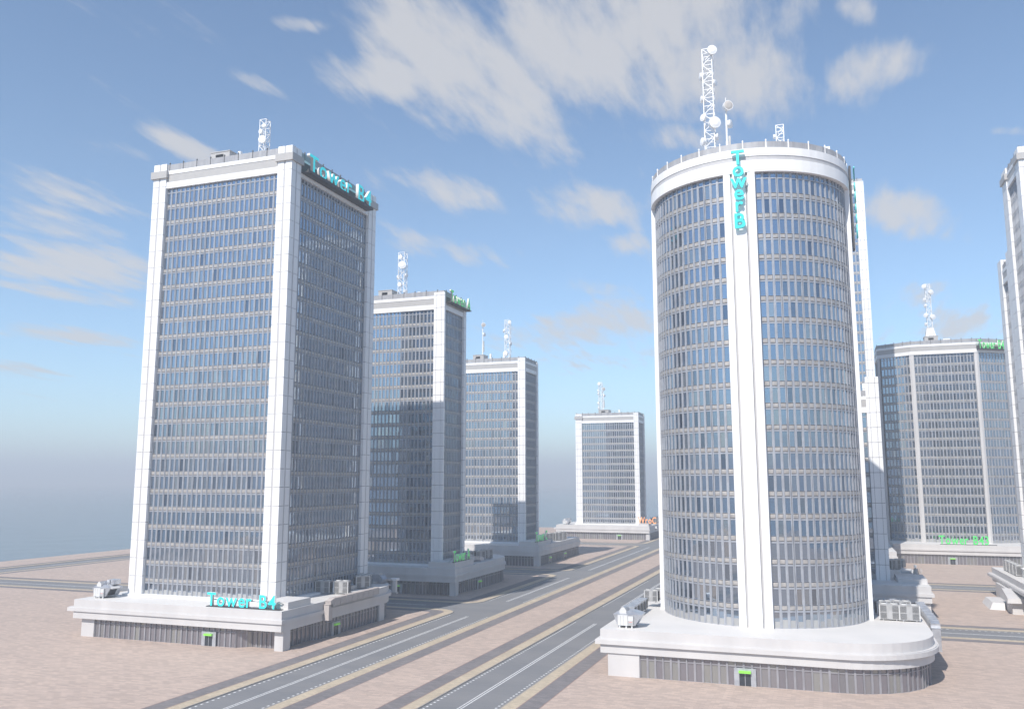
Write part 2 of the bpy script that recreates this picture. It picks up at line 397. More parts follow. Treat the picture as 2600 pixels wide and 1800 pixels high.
# ------------------------------------------------------------------ tower pieces
def pier(root, x0, x1, y0, y1, z0, z1, style='groove', dz=FH, faces='fr'):
    """corner pier of stacked cladding panels; grooves on its wide faces"""
    mb = MB(); mb.box(x0 + .12, x1 - .12, y0 + .12, y1 - .12, z0, z1 - .02, 'joint')
    if style == 'groove':
        cx_, cy_ = (x0 + x1) / 2, (y0 + y1) / 2
        mb.box(cx_ - .32, cx_ + .32, y0 + .09, y1 - .09, z0, z1 - .03, 'strip'); mb.box(x0 + .09, x1 - .09, cy_ - .32, cy_ + .32, z0, z1 - .033, 'strip')
    def col(a0, a1, b0, b1):
        z = z0
        while z < z1 - .3:
            t = min(z + dz - .11, z1); mb.box(a0, a1, b0, b1, z, t, 'white'); z += dz
    nx, ny = x1 - x0, y1 - y0
    if style == 'groove':
        gw = .55
        xs = [(x0, x0 + (nx - gw) / 2), (x1 - (nx - gw) / 2, x1)]; ys = [(y0, y0 + (ny - gw) / 2), (y1 - (ny - gw) / 2, y1)]
    else:
        gw = .08; q = nx / 3.2
        xs = [(x0, x0 + q * .75), (x0 + q * .75 + gw, x1 - q * .85 - gw), (x1 - q * .85, x1)]
        ys = [(y0, y1)] if ny < 2.2 else [(y0, (y0 + y1) / 2 - .04), ((y0 + y1) / 2 + .04, y1)]
    for a in xs:
        for b in ys: col(a[0], a[1], b[0], b[1])
    return mb.build('corner_pier', root)
def cap(root, x0, x1, y0, y1, z0, z1, e=.55):
    mb = MB(); mb.box(x0 - e, x1 + e, y0 - e, y1 + e, z0, z1, 'grey'); return mb.build('pier_collar', root)
def band(root, poly, zg, style=None):
    """crown above the glass: white strip, grey strip, white strip"""
    n = len(poly)
    def off(d): return offset(poly, d)
    mb = MB()
    mb.ring(poly, off(-1.4), zg, zg + 1.75, 'white'); mb.ring(off(-.12), off(-1.4), zg + 1.753, zg + 4.1, 'grey'); mb.ring(poly, off(-1.4), zg + 4.103, zg + 5.2, 'white')
    mb.build('crown_band', root)
    mb = MB(); mb.prism(off(-1.39), zg + .5, zg + 4.9, 'roof'); mb.build('tower_roof', root)
def offset(poly, d):
    n = len(poly); out = []
    for i in range(n):
        p0, p, p1 = Vector(poly[i - 1]), Vector(poly[i]), Vector(poly[(i + 1) % n])
        e0 = (p - p0).normalized(); e1 = (p1 - p).normalized()
        n0 = Vector((e0.y, -e0.x)); n1 = Vector((e1.y, -e1.x)); b = (n0 + n1)
        if b.length < 1e-6: b = n0
        b.normalize(); k = d / max(.3, b.dot(n0)); out.append((p.x + b.x * k, p.y + b.y * k))
    return out
def fence(root, poly, z, h=1.9, step=4.718, ph=2.45, pk='darkpost'):
    n = len(poly); mb = MB(); posts = []
    acc = 0.0
    for i in range(n):
        a, b = Vector(poly[i]), Vector(poly[(i + 1) % n]); d = b - a; ln = d.length
        if ln < .05: continue
        u = d / ln; nn = Vector((u.y, -u.x)) * .04
        q = [(a + nn), (b + nn), (b - nn), (a - nn)]
        mb.prism([(v.x, v.y) for v in q], z + .12, z + h, 'fence')
        nb = max(1, round(ln / .5))
        for j in range(nb):      # ribs
            c = a + u * ((j + .5) * ln / nb); mb.box(c.x - .05, c.x + .05, c.y - .05, c.y + .05, z + .1, z + h - .05, 'fence')
        s = step - acc if acc else 0.0
        while s < ln: posts.append(a + u * s); s += step
        acc = (ln - (s - step)) % step
    mb.build('parapet_fence', root)
    for c in posts[:60]:
        p = MB(); p.box(c.x - .11, c.x + .11, c.y - .11, c.y + .11, z, z + ph, pk); p.box(c.x - .17, c.x + .17, c.y - .17, c.y + .17, z + ph - .35, z + ph - .2, pk)
        p.build('post', root)
def hut(root, x0, x1, y0, y1, z0, z1):
    mb = MB(); mb.box(x0, x1, y0, y1, z0, z1 - .25, 'grey'); mb.box(x0 - .15, x1 + .15, y0 - .15, y1 + .15, z1 - .247, z1, 'grey')
    o = mb.build('plant_room', root)
    w = (x1 - x0); c = x0 + w * .47; lv = MB()
    lv.box(c - w * .2, c + w * .2, y0 - .06, y0 - .003, z1 - 2.0, z1 - .95, 'louver')
    for i in range(5): lv.box(c - w * .2, c + w * .2, y0 - .14, y0 - .07, z1 - 1.95 + i * .2, z1 - 1.88 + i * .2, 'louver')
    l = lv.build('louver', root); l.parent = o; l.matrix_parent_inverse = Matrix.Identity(4)
def box_tower(root, own, x0, x1, y0, y1, n, pw=(4.5, 4.5), nbx=8, nby=8, pdep=None, style='groove', cap_h=7.3, collar=True, plinth=True, collars=(1, 1, 1, 1), fence_on=True):
    """box tower: glass between corner piers; pw = widths of the front left / right piers; pdep = depth of the front / back piers"""
    zr = FZ[3]; zg = zr + 4.70 + n * FH; pdep = pdep or (4.5, 4.5); rec = .9
    BOXES.append((own, x0, x1, y0, y1, 0, zg + 6))
    if plinth:
        mb = MB(); mb.box(x0 - .9, x1 + .9, y0 - 1.2, y1 + .9, zr + .003, zr + .55, 'white'); mb.build('plinth', root)
    za = zr + .003
    gx0, gx1 = x0 + pw[0], x1 - pw[1]; gy0, gy1 = y0 + pdep[0], y1 - pdep[1]
    zt = zg + cap_h
    for (a, b, c, d, k) in ((x0, gx0, y0, gy0, 0), (gx1, x1, y0, gy0, 1), (gx1, x1, gy1, y1, 2), (x0, gx0, gy1, y1, 3)):
        pier(root, a, b, c, d, zr + .553 if plinth else za, zt, style)
        if collar and collars[k]: cap(root, a, b, c, d, zg + 3.0, zg + 5.1)
    # core behind the glass so nothing shows through
    mb = MB(); mb.box(x0 + rec + .35, x1 - rec - .35, y0 + rec + .35, y1 - rec - .35, zr, zg + .4, 'joint'); mb.build('core', root)
    U = []
    face_units((gx0, y0 + rec), (gx1, y0 + rec), nbx, n, zr + (.55 if plinth else 0) * 0 + .0, U)
    face_units((x1 - rec, gy0), (x1 - rec, gy1), nby, n, zr, U)
    face_units((gx1, y1 - rec), (gx0, y1 - rec), nbx, n, zr, U)
    face_units((x0 + rec, gy1), (x0 + rec, gy0), nby, n, zr, U)
    place_windows(root, own, U)
    e = .25
    poly = [(x0 + e, y0 + e), (x1 - e, y0 + e), (x1 - e, y1 - e), (x0 + e, y1 - e)]
    band(root, poly, zg)
    if fence_on: fence(root, offset(poly, -.25), zg + 5.2)
    return zg

# ------------------------------------------------------------------ antennas
def dish(root, c, r, ang, k='steel', k2='steel', depth=None):
    """drum antenna facing ang (radians, 0 = -y)"""
    mb = MB(); d = depth or r * .75; dx, dy = math.sin(ang), -math.cos(ang)
    a = Vector((c[0] - dx * d * .5, c[1] - dy * d * .5, c[2])); b = Vector((c[0] + dx * d * .5, c[1] + dy * d * .5, c[2]))
    mb.bar(a, b, r * .93, k, 18, r); f = b + Vector((dx, dy, 0)) * r * .12
    mb.bar(b, f, r * .9, k2, 18, r * .45); mb.bar(a, a - Vector((dx, dy, 0)) * r * .35, r * .8, k, 12, r * .2)
    return mb.build('dish', root)
def mast(label, x, y, z0, z1, w, dishes, group=None):
    r = thing('antenna_mast', label, 'antenna mast', (x, y, z0), group)
    mb = MB(); h = w / 2; t = .135
    for sx, sy in ((-1, -1), (1, -1), (1, 1), (-1, 1)): mb.bar((x + sx * h, y + sy * h, z0), (x + sx * h, y + sy * h, z1), t, 'steel')
    n = max(2, round((z1 - z0) / (w * .95))); dz = (z1 - z0) / n
    cs = [(-1, -1), (1, -1), (1, 1), (-1, 1)]
    for i in range(n + 1):
        z = z0 + i * dz
        for j in range(4):
            a, b = cs[j], cs[(j + 1) % 4]
            p = (x + a[0] * h, y + a[1] * h, z); q = (x + b[0] * h, y + b[1] * h, z)
            if i: mb.bar(p, q, t * .7, 'steel')
            if i < n:
                q2 = (x + b[0] * h, y + b[1] * h, z + dz); p2 = (x + a[0] * h, y + a[1] * h, z + dz)
                mb.bar(p if i % 2 == 0 else p2, q2 if i % 2 == 0 else q, t * .75, 'steel')
    mb.box(x - h - .3, x + h + .3, y - h - .3, y + h + .3, z0 - .3, z0, 'cabinet')
    mb.build('lattice', r)
    for (fz, rad, ang, side) in dishes:
        a = R(ang); cx, cy = x + math.sin(a) * (h + .5) + side * h, y - math.cos(a) * (h + .5)
        dish(r, (cx, cy, z0 + fz * (z1 - z0)), rad, a)
    return r
def pole(label, x, y, z0, z1, drum_r=.95):
    r = thing('antenna_pole', label, 'antenna pole', (x, y, z0))
    mb = MB(); mb.bar((x, y, z0), (x, y, z0 + (z1 - z0) * .35), .33, 'steel', 10); mb.bar((x, y, z0 + (z1 - z0) * .35), (x, y, z0 + (z1 - z0) * .85), .24, 'steel', 10); mb.bar((x, y, z0 + (z1 - z0) * .85), (x, y, z1), .09, 'steel', 6)
    mb.box(x - .6, x + .6, y - .6, y + .6, z0 - .25, z0, 'cabinet'); mb.build('shaft', r)
    h = z1 - z0
    dish(r, (x + .5, y - .6, z0 + h * .86), drum_r, R(30), 'steel', 'dishgrey'); dish(r, (x + .75, y, z0 + h * .60), drum_r * .85, R(75), 'steel', 'steel')
    p = MB(); p.box(x + .35, x + .85, y - .25, y + .15, z0 + h * .12, z0 + h * .42, 'cabinet'); p.build('panel_antenna', r)
    return r

# ------------------------------------------------------------------ roof plant
def condenser(label, x, y, z, rz=0.0, s=1.0, group='condenser units on the podium roofs', W=4.1, D=2.1, H=3.5):
    r = thing('condenser_unit', label, 'condenser unit', (x, y, z), group)
    r.matrix_basis = Matrix.Translation((x, y, z)) @ Matrix.Rotation(rz, 4, 'Z') @ Matrix.Scale(s, 4)
    def b(mb, n):
        o = bpy.data.objects.new(n, mb.mesh(n)); COL.objects.link(o); o.parent = r; return o
    mb = MB(); mb.box(-W / 2, W / 2, -D / 2, D / 2, .25, H - .12, 'cabinet'); mb.box(-W / 2 - .05, W / 2 + .05, -D / 2 - .05, D / 2 + .05, H - .12, H, 'cabinet')
    for sx in (-1, 1): mb.box(sx * W / 2 - .08, sx * W / 2 + .08, -D / 2 - .06, -D / 2 + .06, .25, H - .12, 'cabinet2')
    mb.box(-W * .12, W * .12, -D / 2 - .05, -D / 2, .3, H - .2, 'cabinet'); mb.box(-W / 2, W / 2, -D / 2 - .04, -D / 2, H * .5 - .06, H * .5 + .06, 'cabinet')
    b(mb, 'cabinet')
    for sx in (-1, 1):
        for zz in (.40, H * .5 + .12):
            g = MB(); c = sx * W * .30; w2 = W * .155; h2 = H * .5 - .42
            g.box(c - w2, c + w2, -D / 2 - .012, -D / 2 - .002, zz, zz + h2, 'grille')
            for i in range(7): xx = c - w2 + (i + .5) * 2 * w2 / 7; g.box(xx - .022, xx + .022, -D / 2 - .05, -D / 2 - .013, zz, zz + h2, 'cabinet')
            for i in range(6): zq = zz + (i + .5) * h2 / 6; g.box(c - w2, c + w2, -D / 2 - .055, -D / 2 - .02, zq - .018, zq + .018, 'cabinet')
            b(g, 'grille')
    g = MB()
    for sx in (-1, 1):
        for i in range(8):
            yy = -D / 2 + (i + .5) * D / 8; g.box(sx * (W / 2 + .004) - .01, sx * (W / 2 + .004) + .01, yy - D * .045, yy + D * .045, .5, H - .4, 'grille')
    b(g, 'side_grille')
    for sx in (-1, 1):
        g = MB(); g.bar((sx * W * .25, 0, H), (sx * W * .25, 0, H + .22), .72, 'cabinet2', 18); g.bar((sx * W * .25, 0, H + .22), (sx * W * .25, 0, H + .235), .6, 'grille', 18); b(g, 'fan_ring')
    for sx in (-1, 1):
        g = MB(); g.box(sx * W * .33 - .1, sx * W * .33 + .1, -D / 2, D / 2, 0, .25, 'post'); b(g, 'foot')
    return r
def air_handler(label, x, y, z, rz=0.0, open_side=False):
    r = thing('air_handler', label, 'air handler', (x, y, z), 'flared air handlers on podium corners')
    r.matrix_basis = Matrix.Translation((x, y, z)) @ Matrix.Rotation(rz, 4, 'Z')
    def b(mb, n):
        o = bpy.data.objects.new(n, mb.mesh(n)); COL.objects.link(o); o.parent = r; return o
    mb = MB()    # flared body: wide at the top, narrow at the bottom
    mb.hexa([(-1.75, .1, .45), (2.0, .1, .45), (2.0, 4.6, .45), (-1.75, 4.6, .45)], [(-2.6, .1, 2.7), (3.4, .1, 2.7), (3.4, 4.6, 2.7), (-2.6, 4.6, 2.7)], 'galv')
    mb.hexa([(-2.6, .1, 2.703), (3.4, .1, 2.703), (3.4, 4.6, 2.703), (-2.6, 4.6, 2.703)], [(-1.4, .9, 3.3), (1.6, .9, 3.3), (1.6, 4.0, 3.3), (-1.4, 4.0, 3.3)], 'galv')
    b(mb, 'body')
    mb = MB(); mb.box(-1.55, .55, -.35, .08, .5, 2.55, 'cabinet2'); mb.box(.6, 1.75, -.3, .08, .5, 2.45, 'cabinet'); mb.box(.62, 1.73, -.34, -.3, 1.5, 2.42, 'cabinet2')
    for xx in (-.95, -.35): mb.box(xx - .015, xx + .015, -.36, -.35, .55, 2.5, 'joint')
    b(mb, 'cabinet')
    mb = MB(); mb.box(.75, 1.55, -.345, -.3, 1.08, 1.42, 'cabinet2'); mb.box(.78, 1.52, -.35, -.345, 1.2, 1.3, 'red'); b(mb, 'notice_plate')
    mb = MB(); P = [(-.75 + 1.5 * i / 9, 3.0 + 1.15 * math.sin(math.pi * (.12 + .76 * i / 9))) for i in range(10)]
    n = len(mb.v)
    lo = [(-.55 + p[0], .3, p[1]) for p in P]; hi = [(-.55 + p[0], 3.6, p[1]) for p in P]
    for i in range(9): mb.face([lo[i], lo[i + 1], hi[i + 1], hi[i]], 'galv')
    mb.face([(lo[0][0], .3, 2.6)] + lo + [(lo[-1][0], .3, 2.6)][::1], 'cabinet2'); mb.face([lo[0], hi[0], (lo[0][0], 3.6, 2.6), (lo[0][0], .3, 2.6)], 'galv'); mb.face([hi[-1], lo[-1], (lo[-1][0], .3, 2.6), (lo[-1][0], 3.6, 2.6)], 'galv')
    b(mb, 'cowl')
    for xx in (-1.2, .2, 1.4):
        mb = MB(); mb.box(xx - .14, xx + .14, -.2, .1, 0, .5, 'cabinet2'); b(mb, 'leg'); mb = MB(); mb.box(xx - .14, xx + .14, 3.8, 4.1, 0, .45, 'cabinet2'); b(mb, 'leg')
    if open_side:
        mb = MB(); mb.hexa([(2.12, .5, .7), (2.16, 2.9, .7), (2.26, 2.9, .7), (2.22, .5, .7)], [(3.2, .5, 2.5), (3.2, 2.9, 2.5), (3.3, 2.9, 2.5), (3.3, .5, 2.5)], 'louver'); b(mb, 'intake')
        mb = MB(); mb.hexa([(3.4, .3, 2.6), (3.7, .3, 2.35), (3.7, 3.2, 2.35), (3.4, 3.2, 2.6)], [(3.4, .3, 2.9), (3.75, .3, 2.55), (3.75, 3.2, 2.55), (3.4, 3.2, 2.9)], 'cabinet2'); b(mb, 'hood')
        mb = MB(); mb.box(.2, 2.6, 2.2, 4.6, 3.303, 4.5, 'galv'); mb.box(1.2, 1.35, 2.1, 2.2, 3.31, 4.45, 'joint'); b(mb, 'stack_box')
    return r
def duct(label, pts, w, h, k='galv', seg=1.9):
    """box duct on its way along pts (list of xyz), with flange rings"""
    r = thing('ventilation_duct', label, 'duct', pts[0])
    mb = MB(); fls = []
    for a, b in zip(pts[:-1], pts[1:]):
        a = Vector(a); b = Vector(b); d = (b - a); ln = d.length; u = d.normalized(); s = Vector((u.y, -u.x, 0))
        if s.length < 1e-3: s = Vector((1, 0, 0))
        s.normalize(); t = s.cross(u); n = max(1, round(ln / seg))
        def loop(c, e): return [c + s * (w / 2 + e) - t * (h / 2 + e), c + s * (w / 2 + e) + t * (h / 2 + e), c - s * (w / 2 + e) + t * (h / 2 + e), c - s * (w / 2 + e) - t * (h / 2 + e)]
        mb.hexa(loop(a, 0), loop(b, 0), k)
        for i in range(n + 1):
            c = a + d * (i / n); fl = MB(); fl.hexa(loop(c - u * .05, .09), loop(c + u * .05, .09), k); fls.append(fl)
    mb.build('duct_run', r)
    for fl in fls: fl.build('flange', r)
    return r

# ------------------------------------------------------------------ letter signs
def letters(root, text, origin, xdir, zdir, cap_h, length, depth, k, vertical=False, gap=.16, side='letterside'):
    """extruded letters as parts of a sign; origin = lower left of the text, xdir = reading direction"""
    X = Vector(xdir).normalized(); Z = Vector(zdir).normalized(); Y = Z.cross(X)   # Y points into the wall
    dep = bpy.context.evaluated_depsgraph_get
    items = []; pen = 0.0
    for ch in text:
        if ch == ' ': pen += .42; continue
        cu = bpy.data.curves.new('letter', 'FONT'); cu.body = ch; cu.size = 1.0; cu.extrude = .12; cu.offset = .014
        ob = bpy.data.objects.new('tmp', cu); COL.objects.link(ob); bpy.context.view_layer.update()
        me = bpy.data.meshes.new_from_object(ob.evaluated_get(dep())); bpy.data.objects.remove(ob); bpy.data.curves.remove(cu)
        v = np.array([q.co[:] for q in me.vertices]); x0, x1 = v[:, 0].min(), v[:, 0].max()
        items.append((me, v, x0, x1, pen)); pen += (x1 - x0) + gap * .6
    capm = .73
    total = pen - gap * .6
    sx = length / total if not vertical else cap_h / capm
    sz = cap_h / capm
    zpen = 0.0
    for (me, v, x0, x1, p) in items:
        nv = np.zeros_like(v)
        if vertical:
            hgt = v[:, 1].max() - v[:, 1].min()
            lx = (v[:, 0] - (x0 + x1) / 2) * sx; lz = (v[:, 1] - v[:, 1].max()) * sz - zpen; zpen += hgt * sz + gap * sz
        else:
            lx = (v[:, 0] - x0 + p) * sx; lz = v[:, 1] * sz
        ly = -v[:, 2] / .12 * depth / 2
        O = Vector(origin)
        for i, q in enumerate(me.vertices):
            q.co = O + X * float(lx[i]) + Z * float(lz[i]) + Y * float(ly[i])
        me.materials.clear(); me.materials.append(M[k]); me.materials.append(M[side])
        me.update()
        for pl in me.polygons: pl.material_index = 0 if abs(pl.normal.dot(Y)) > .6 else 1
        o = bpy.data.objects.new('letter', me); COL.objects.link(o); par(o, root)
# tuned light values
SUN_E, SKY_S, EXPO = 3.7, 0.105, 0.67
SKY_TINT, SKY_LOW = (0.92, 0.975, 1.0), (0.74, 0.95, 1.12)
HAZE, HAZE_C = 0.0005, (0.88, 0.935, 1.0)
CLOUD_C, CLOUD_T = (.44, .435, .44), .30
CLOUDS = [(1230, 10, 1680, 240, 150, 1.2), (900, -40, 1500, 390, 150, .98), (1150, -20, 2000, 60, 230, 1.02), (1400, 160, 2100, 225, 130, .92), (2000, 235, 2430, 125, 75, .85), (830, 180, 1180, 215, 60, .85),
          (160, 335, 420, 420, 24, .7), (330, 330, 580, 420, 36, .75), (-60, 420, 440, 560, 45, .9), (-60, 515, 330, 612, 42, .9), (-80, 650, 430, 695, 62, 1.05), (-60, 712, 420, 784, 26, .75), (-60, 832, 380, 867, 24, .9), (-80, 925, 160, 952, 18, .8),
          (930, 455, 1320, 515, 48, .8), (930, 598, 1310, 662, 38, .7), (1320, 505, 1680, 542, 60, .95), (1600, 335, 1840, 362, 45, .75), (1520, 605, 1660, 627, 32, .7), (1250, 865, 1690, 795, 65, .9), (1200, 940, 1680, 900, 40, .6), (1420, 718, 1590, 742, 24, .7),
          (2160, 505, 2400, 555, 60, 1.0), (2120, -10, 2240, 65, 36, .8), (2280, 748, 2430, 735, 28, .7), (2340, 855, 2560, 815, 52, .9), (680, 55, 850, 72, 20, .7), (580, 180, 750, 255, 22, .65), (2490, 330, 2620, 336, 14, .6)]

# ================================================================== the setting
ST = 61.0
X1, X2, X0 = -102.0, -63.0, -348.0          # street centre lines (running away from the camera)
CY = (261.5, 369.5, 544.0)                   # cross streets
HW = 6.75
LAND = (-386, 330, 20, 716)
mb = MB(); mb.box(LAND[0], LAND[1], LAND[2] - 260, LAND[3], -2.0, 0.0, 'asphalt'); struct('ground', mb)
mb = MB(); mb.face([(-26000, -26000, -1.5), (26000, -26000, -1.5), (26000, 26000, -1.5), (-26000, 26000, -1.5)], 'water'); struct('water', mb)
def block(x0, x1, y0, y1, r=7.0, ends=(1, 1, 1, 1)):
    """city block: kerb, tan paving, dark band, plaza; ends = sides with a street (left, right, front, back)"""
    def rr(d, rad):
        l, rr_, f, b = [d if e else 0 for e in ends]
        ra = (rad if ends[0] and ends[2] else 0, rad if ends[1] and ends[2] else 0, rad if ends[1] and ends[3] else 0, rad if ends[0] and ends[3] else 0)
        return rrect(x0 + l, x1 - rr_, y0 + f, y1 - b, ra, 8)
    KB.prism(rr(0, r), 0.0, .14, 'kerb', (False, True))
    TN.face([(x, y, .145) for x, y in rr(.28, r - .28)], 'tan'); ED.face([(x, y, .150) for x, y in rr(2.85, r - 2.5)], 'edge')
    BD.face([(x, y, .155) for x, y in rr(3.05, r - 2.7)], 'band'); ED.face([(x, y, .160) for x, y in rr(6.65, 2.2)], 'edge'); PZ.face([(x, y, .165) for x, y in rr(6.85, 2.0)], 'plaza')
KB, TN, ED, BD, PZ = MB(), MB(), MB(), MB(), MB()
yl = [-230] + [c for c in CY] + [LAND[3]]
for i in range(4):
    y0 = yl[i] + (HW if i else 0); y1 = yl[i + 1] - (HW if i < 3 else 0); e = (1 if i else 0, 1 if i < 3 else 0)
    block(X0 + HW, X1 - HW, y0, y1, ends=(1, 1) + e)
    if i < 2: block(X2 + HW, LAND[1], y0, y1, ends=(1, 0) + e)
block(X2 + HW, LAND[1], CY[1] + HW, LAND[3], ends=(1, 0, 1, 0))
block(X1 + HW, X2 - HW, -230, LAND[3], ends=(1, 1, 0, 0))
block(LAND[0], X0 - HW, -230, LAND[3], ends=(0, 1, 0, 0))
struct('kerb', KB); struct('pavement', TN); struct('pavement_edging', ED); struct('paving_band', BD); struct('plaza', PZ)
# markings
LN = MB()
def hline(x, y0, y1):
    for dx in (-.42, .18): LN.face([(x + dx, y0, .006), (x + dx + .24, y0, .006), (x + dx + .24, y1, .006), (x + dx, y1, .006)], 'line')
def vline(y, x0, x1):
    for dy in (-.42, .18): LN.face([(x0, y + dy, .006), (x1, y + dy, .006), (x1, y + dy + .24, .006), (x0, y + dy + .24, .006)], 'line')
for x, segs in ((X1, ((60, 244.2), (278, 352.5), (385, 528), (560, 700))), (X2, ((60, 244.2), (278, 352.5), (385, 690))), (X0, ((60, 240), (283, 348), (391, 690)))):
    for a, b in segs: hline(x, a, b)
vline(CY[0], X0 + 20, X1 - 22); vline(CY[1], X0 + 20, X1 - 22); vline(CY[2], X0 + 20, X1 - 22); vline(CY[0], X2 + 22, LAND[1]); vline(CY[1], X2 + 22, LAND[1])
def dots(x0, y0, x1, y1, step=1.55):
    d = Vector((x1 - x0, y1 - y0)); n = int(d.length / step); u = d.normalized()
    for i in range(n):
        c = Vector((x0, y0)) + u * (i + .5) * step; a = u * .30; b = Vector((-u.y, u.x)) * .2
        LN.face([(*(c - a - b), .006), (*(c + a - b), .006), (*(c + a + b), .006), (*(c - a + b), .006)], 'line')
for x in (X1, X2):
    for s in (-1, 1):
        for a, b in ((70, 246), (277, 354)): dots(x + s * (HW - .75), a, x + s * (HW - .75), b)
for s in (-1, 1): dots(X2 + 20, CY[0] + s * (HW - .75), 150, CY[0] + s * (HW - .75))
struct('road_markings', LN)

# ================================================================== buildings
FAR = {}
# ---- B4 (front left)
b4 = thing('office_tower', 'square white tower at front left with teal roof sign on its street side', 'office tower', (-152, 208, 0), 'office towers of the district')
# ---- others first as boxes so the window choice knows what hides what
def bx(n, a, b, c, d, h): BOXES.append((n, a, b, c, d, 0, h))
bx('b4', -183.5, -122, 179.5, 243, 9.4); bx('a', -184, -123, 283, 345, 9.4); bx('c', -190, -128, 392, 470, 9.4); bx('d', -176, -113, 586, 650, 9.4)
bx('b', -44, 18, 181, 243, 9.4); bx('e', -36, 27, 283.5, 345, 9.4); bx('g', 30, 92, 468, 530, 9.4); bx('h', 54.3, 118, 291, 354, 9.4)
bx('b', -38, 8, 197, 235, 114); bx('b', -32, 2, 194, 239, 114)
bx('a', -177, -131.5, 290, 311, 109); bx('c', -186, -139, 405, 427, 99); bx('d', -167, -121.3, 597, 619, 85); bx('e', -28, 17.2, 296, 318, 66); bx('f', -25, 25, 425, 447, 179); bx('h', 62, 110, 298, 325, 142)
podium(b4, -183.4, -122.0, 179.5, 243, (0, 0, 15, 0),
       [(-179.2, 179.75), (-135.5, 179.75), (-132.5, 182.0), (-124.6, 182.0)], [(-183.4, -179.25, 179.5, 184), (-124.4, -122.0, 179.5, 182.4), (-183.4, -183.0, 184.02, 243), (-123.6, -122.0, 226.5, 229.5)], over=(2.0, 0.05, 1.0, .6), ledge=(1.8, .35, .35, 1.3))
shopfront(b4, [(-123.9, 182.6), (-123.9, 194.0), (-122.5, 196.0), (-122.5, 226.4)]); shopfront(b4, arc(-137.2, 227.8, 14.7, 8, 90, 5) + [(-183, 242.5)])
dx, _ = at(530, 1642, 179.6); door(b4, dx, 179.55)
dy, _ = atx(852, 1600, -122.3); door(b4, -122.35, dy, math.pi / 2)
zgB4 = box_tower(b4, 'b4', -178.24, -131.5, 189.4, 236.1, 23)
mb = MB(); mb.box(-129.6, -122.5, 181.8, 191.5, FZ[3] + .003, 11.05, 'roof'); mb.build('roof_box', b4)
# ---- A
ta = thing('office_tower', 'second white tower up the left street, with green roof sign', 'office tower', (-154, 300, 0), 'office towers of the district')
podium(ta, -184, -122.9, 283, 345, (0, 0, 16, 0), [(-180, 283.3), (-137, 283.3), (-134, 285.2), (-125.4, 285.2)], [(-184, -180.05, 283, 287), (-125.2, -122.9, 283, 285.6)], over=(2, .1, .8, .6), ledge=(1.8, .3, .3, .8))
shopfront(ta, [(-124.6, 285.8), (-124.6, 297), (-123.3, 299), (-123.3, 328.6)]); shopfront(ta, arc(-139.4, 328.8, 16.0, 5, 90, 5))
dx, _ = at(1008, 1492, 283.1); door(ta, dx, 283.1)
dy, _ = atx(1217, 1481, -123.1); door(ta, -123.15, dy, math.pi / 2)
zgA = box_tower(ta, 'a', -177.6, -131.44, 290, 311, 19, pw=(4.4, 4.4), nby=4, pdep=(1.2, 2.2), style='fine', cap_h=6.4, collar=False)
mb = MB()  # unseen block added behind tower A to throw its shadow onto tower C
mb.box(-172, -146, 311.1, 335, 9.403, zgA + 5, 'white')
for i in range(21): mb.box(-172.05, -145.95, 311.2, 335.05, 12 + i * FH, 12.12 + i * FH, 'joint')
mb.build('added_shadow_block', ta)
# ---- C
tc = thing('office_tower', 'third white tower up the left street, plain crown, two thin antennas', 'office tower', (-162, 415, 0), 'office towers of the district')
podium(tc, -190, -128, 392.3, 463, (0, 0, 0, 0), [(-186, 392.6), (-130.7, 392.6)], [(-190, -186.05, 392.3, 397), (-130.6, -128, 392.3, 395)], over=(2, .1, .8, .6), ledge=(1.8, .3, .3, .8))
shopfront(tc, [(-128.4, 395.2), (-128.4, 462.5)])
for (u, v) in ((1396, 1413), (1434, 1402)):
    dy, _ = atx(u, v, -128.2); door(tc, -128.25, dy, math.pi / 2)
zgC = box_tower(tc, 'c', -185.6, -139.2, 405.4, 426.9, 17, pw=(4.5, 3.9), nby=4, pdep=(1.2, 2.0), style='fine', cap_h=6.6, collar=False)
# ---- D
td = thing('office_tower', 'lone farthest white tower closing the end of the left street', 'office tower', (-144, 608, 0), 'office towers of the district')
podium(td, -176.2, -113, 585.8, 648, (0, 0, 14, 0), [(-171.6, 586.1), (-115.6, 586.1)], [(-176.2, -171.65, 585.8, 590), (-115.5, -113, 585.8, 588.4)], over=(2, .1, .9, .6), ledge=(1.6, .3, .3, .8))
shopfront(td, [(-113.4, 588.6), (-113.4, 634)])
dx, _ = at(1573, 1366, 585.9); door(td, dx, 585.9)
zgD = box_tower(td, 'd', -166.95, -121.3, 597.3, 619.6, 14, pw=(4.7, 3.4), nby=4, pdep=(1.2, 2.3), style='fine', cap_h=6.7, collars=(1, 0, 0, 0))
# ---- E
te = thing('office_tower', 'low white tower half hidden behind the round tower', 'office tower', (-6, 308, 0), 'office towers of the district')
podium(te, -36, 27.0, 283.5, 345, (0, 0, 14, 0), [(-32, 283.8), (22, 283.8), (24.8, 287.2)], [(-36, -32.05, 283.5, 287), (25.0, 27.0, 283.5, 286.4)], over=(2, .3, .8, .6), ledge=(1.8, .7, .35, .8))
shopfront(te, [(26.4, 286.6), (26.4, 330)])
zgE = box_tower(te, 'e', -28.4, 17.3, 296, 318, 10, pw=(4.5, 3.95), nby=4, pdep=(1.6, 2.2), style='fine', cap_h=11.4, collar=False, plinth=False)
mb = MB(); mb.box(19.0, 27.1, 289.9, 305.2, 9.403, 10.7, 'render')
for yy in (293.5, 297.5, 301.5): pass
mb.build('roof_box', te)
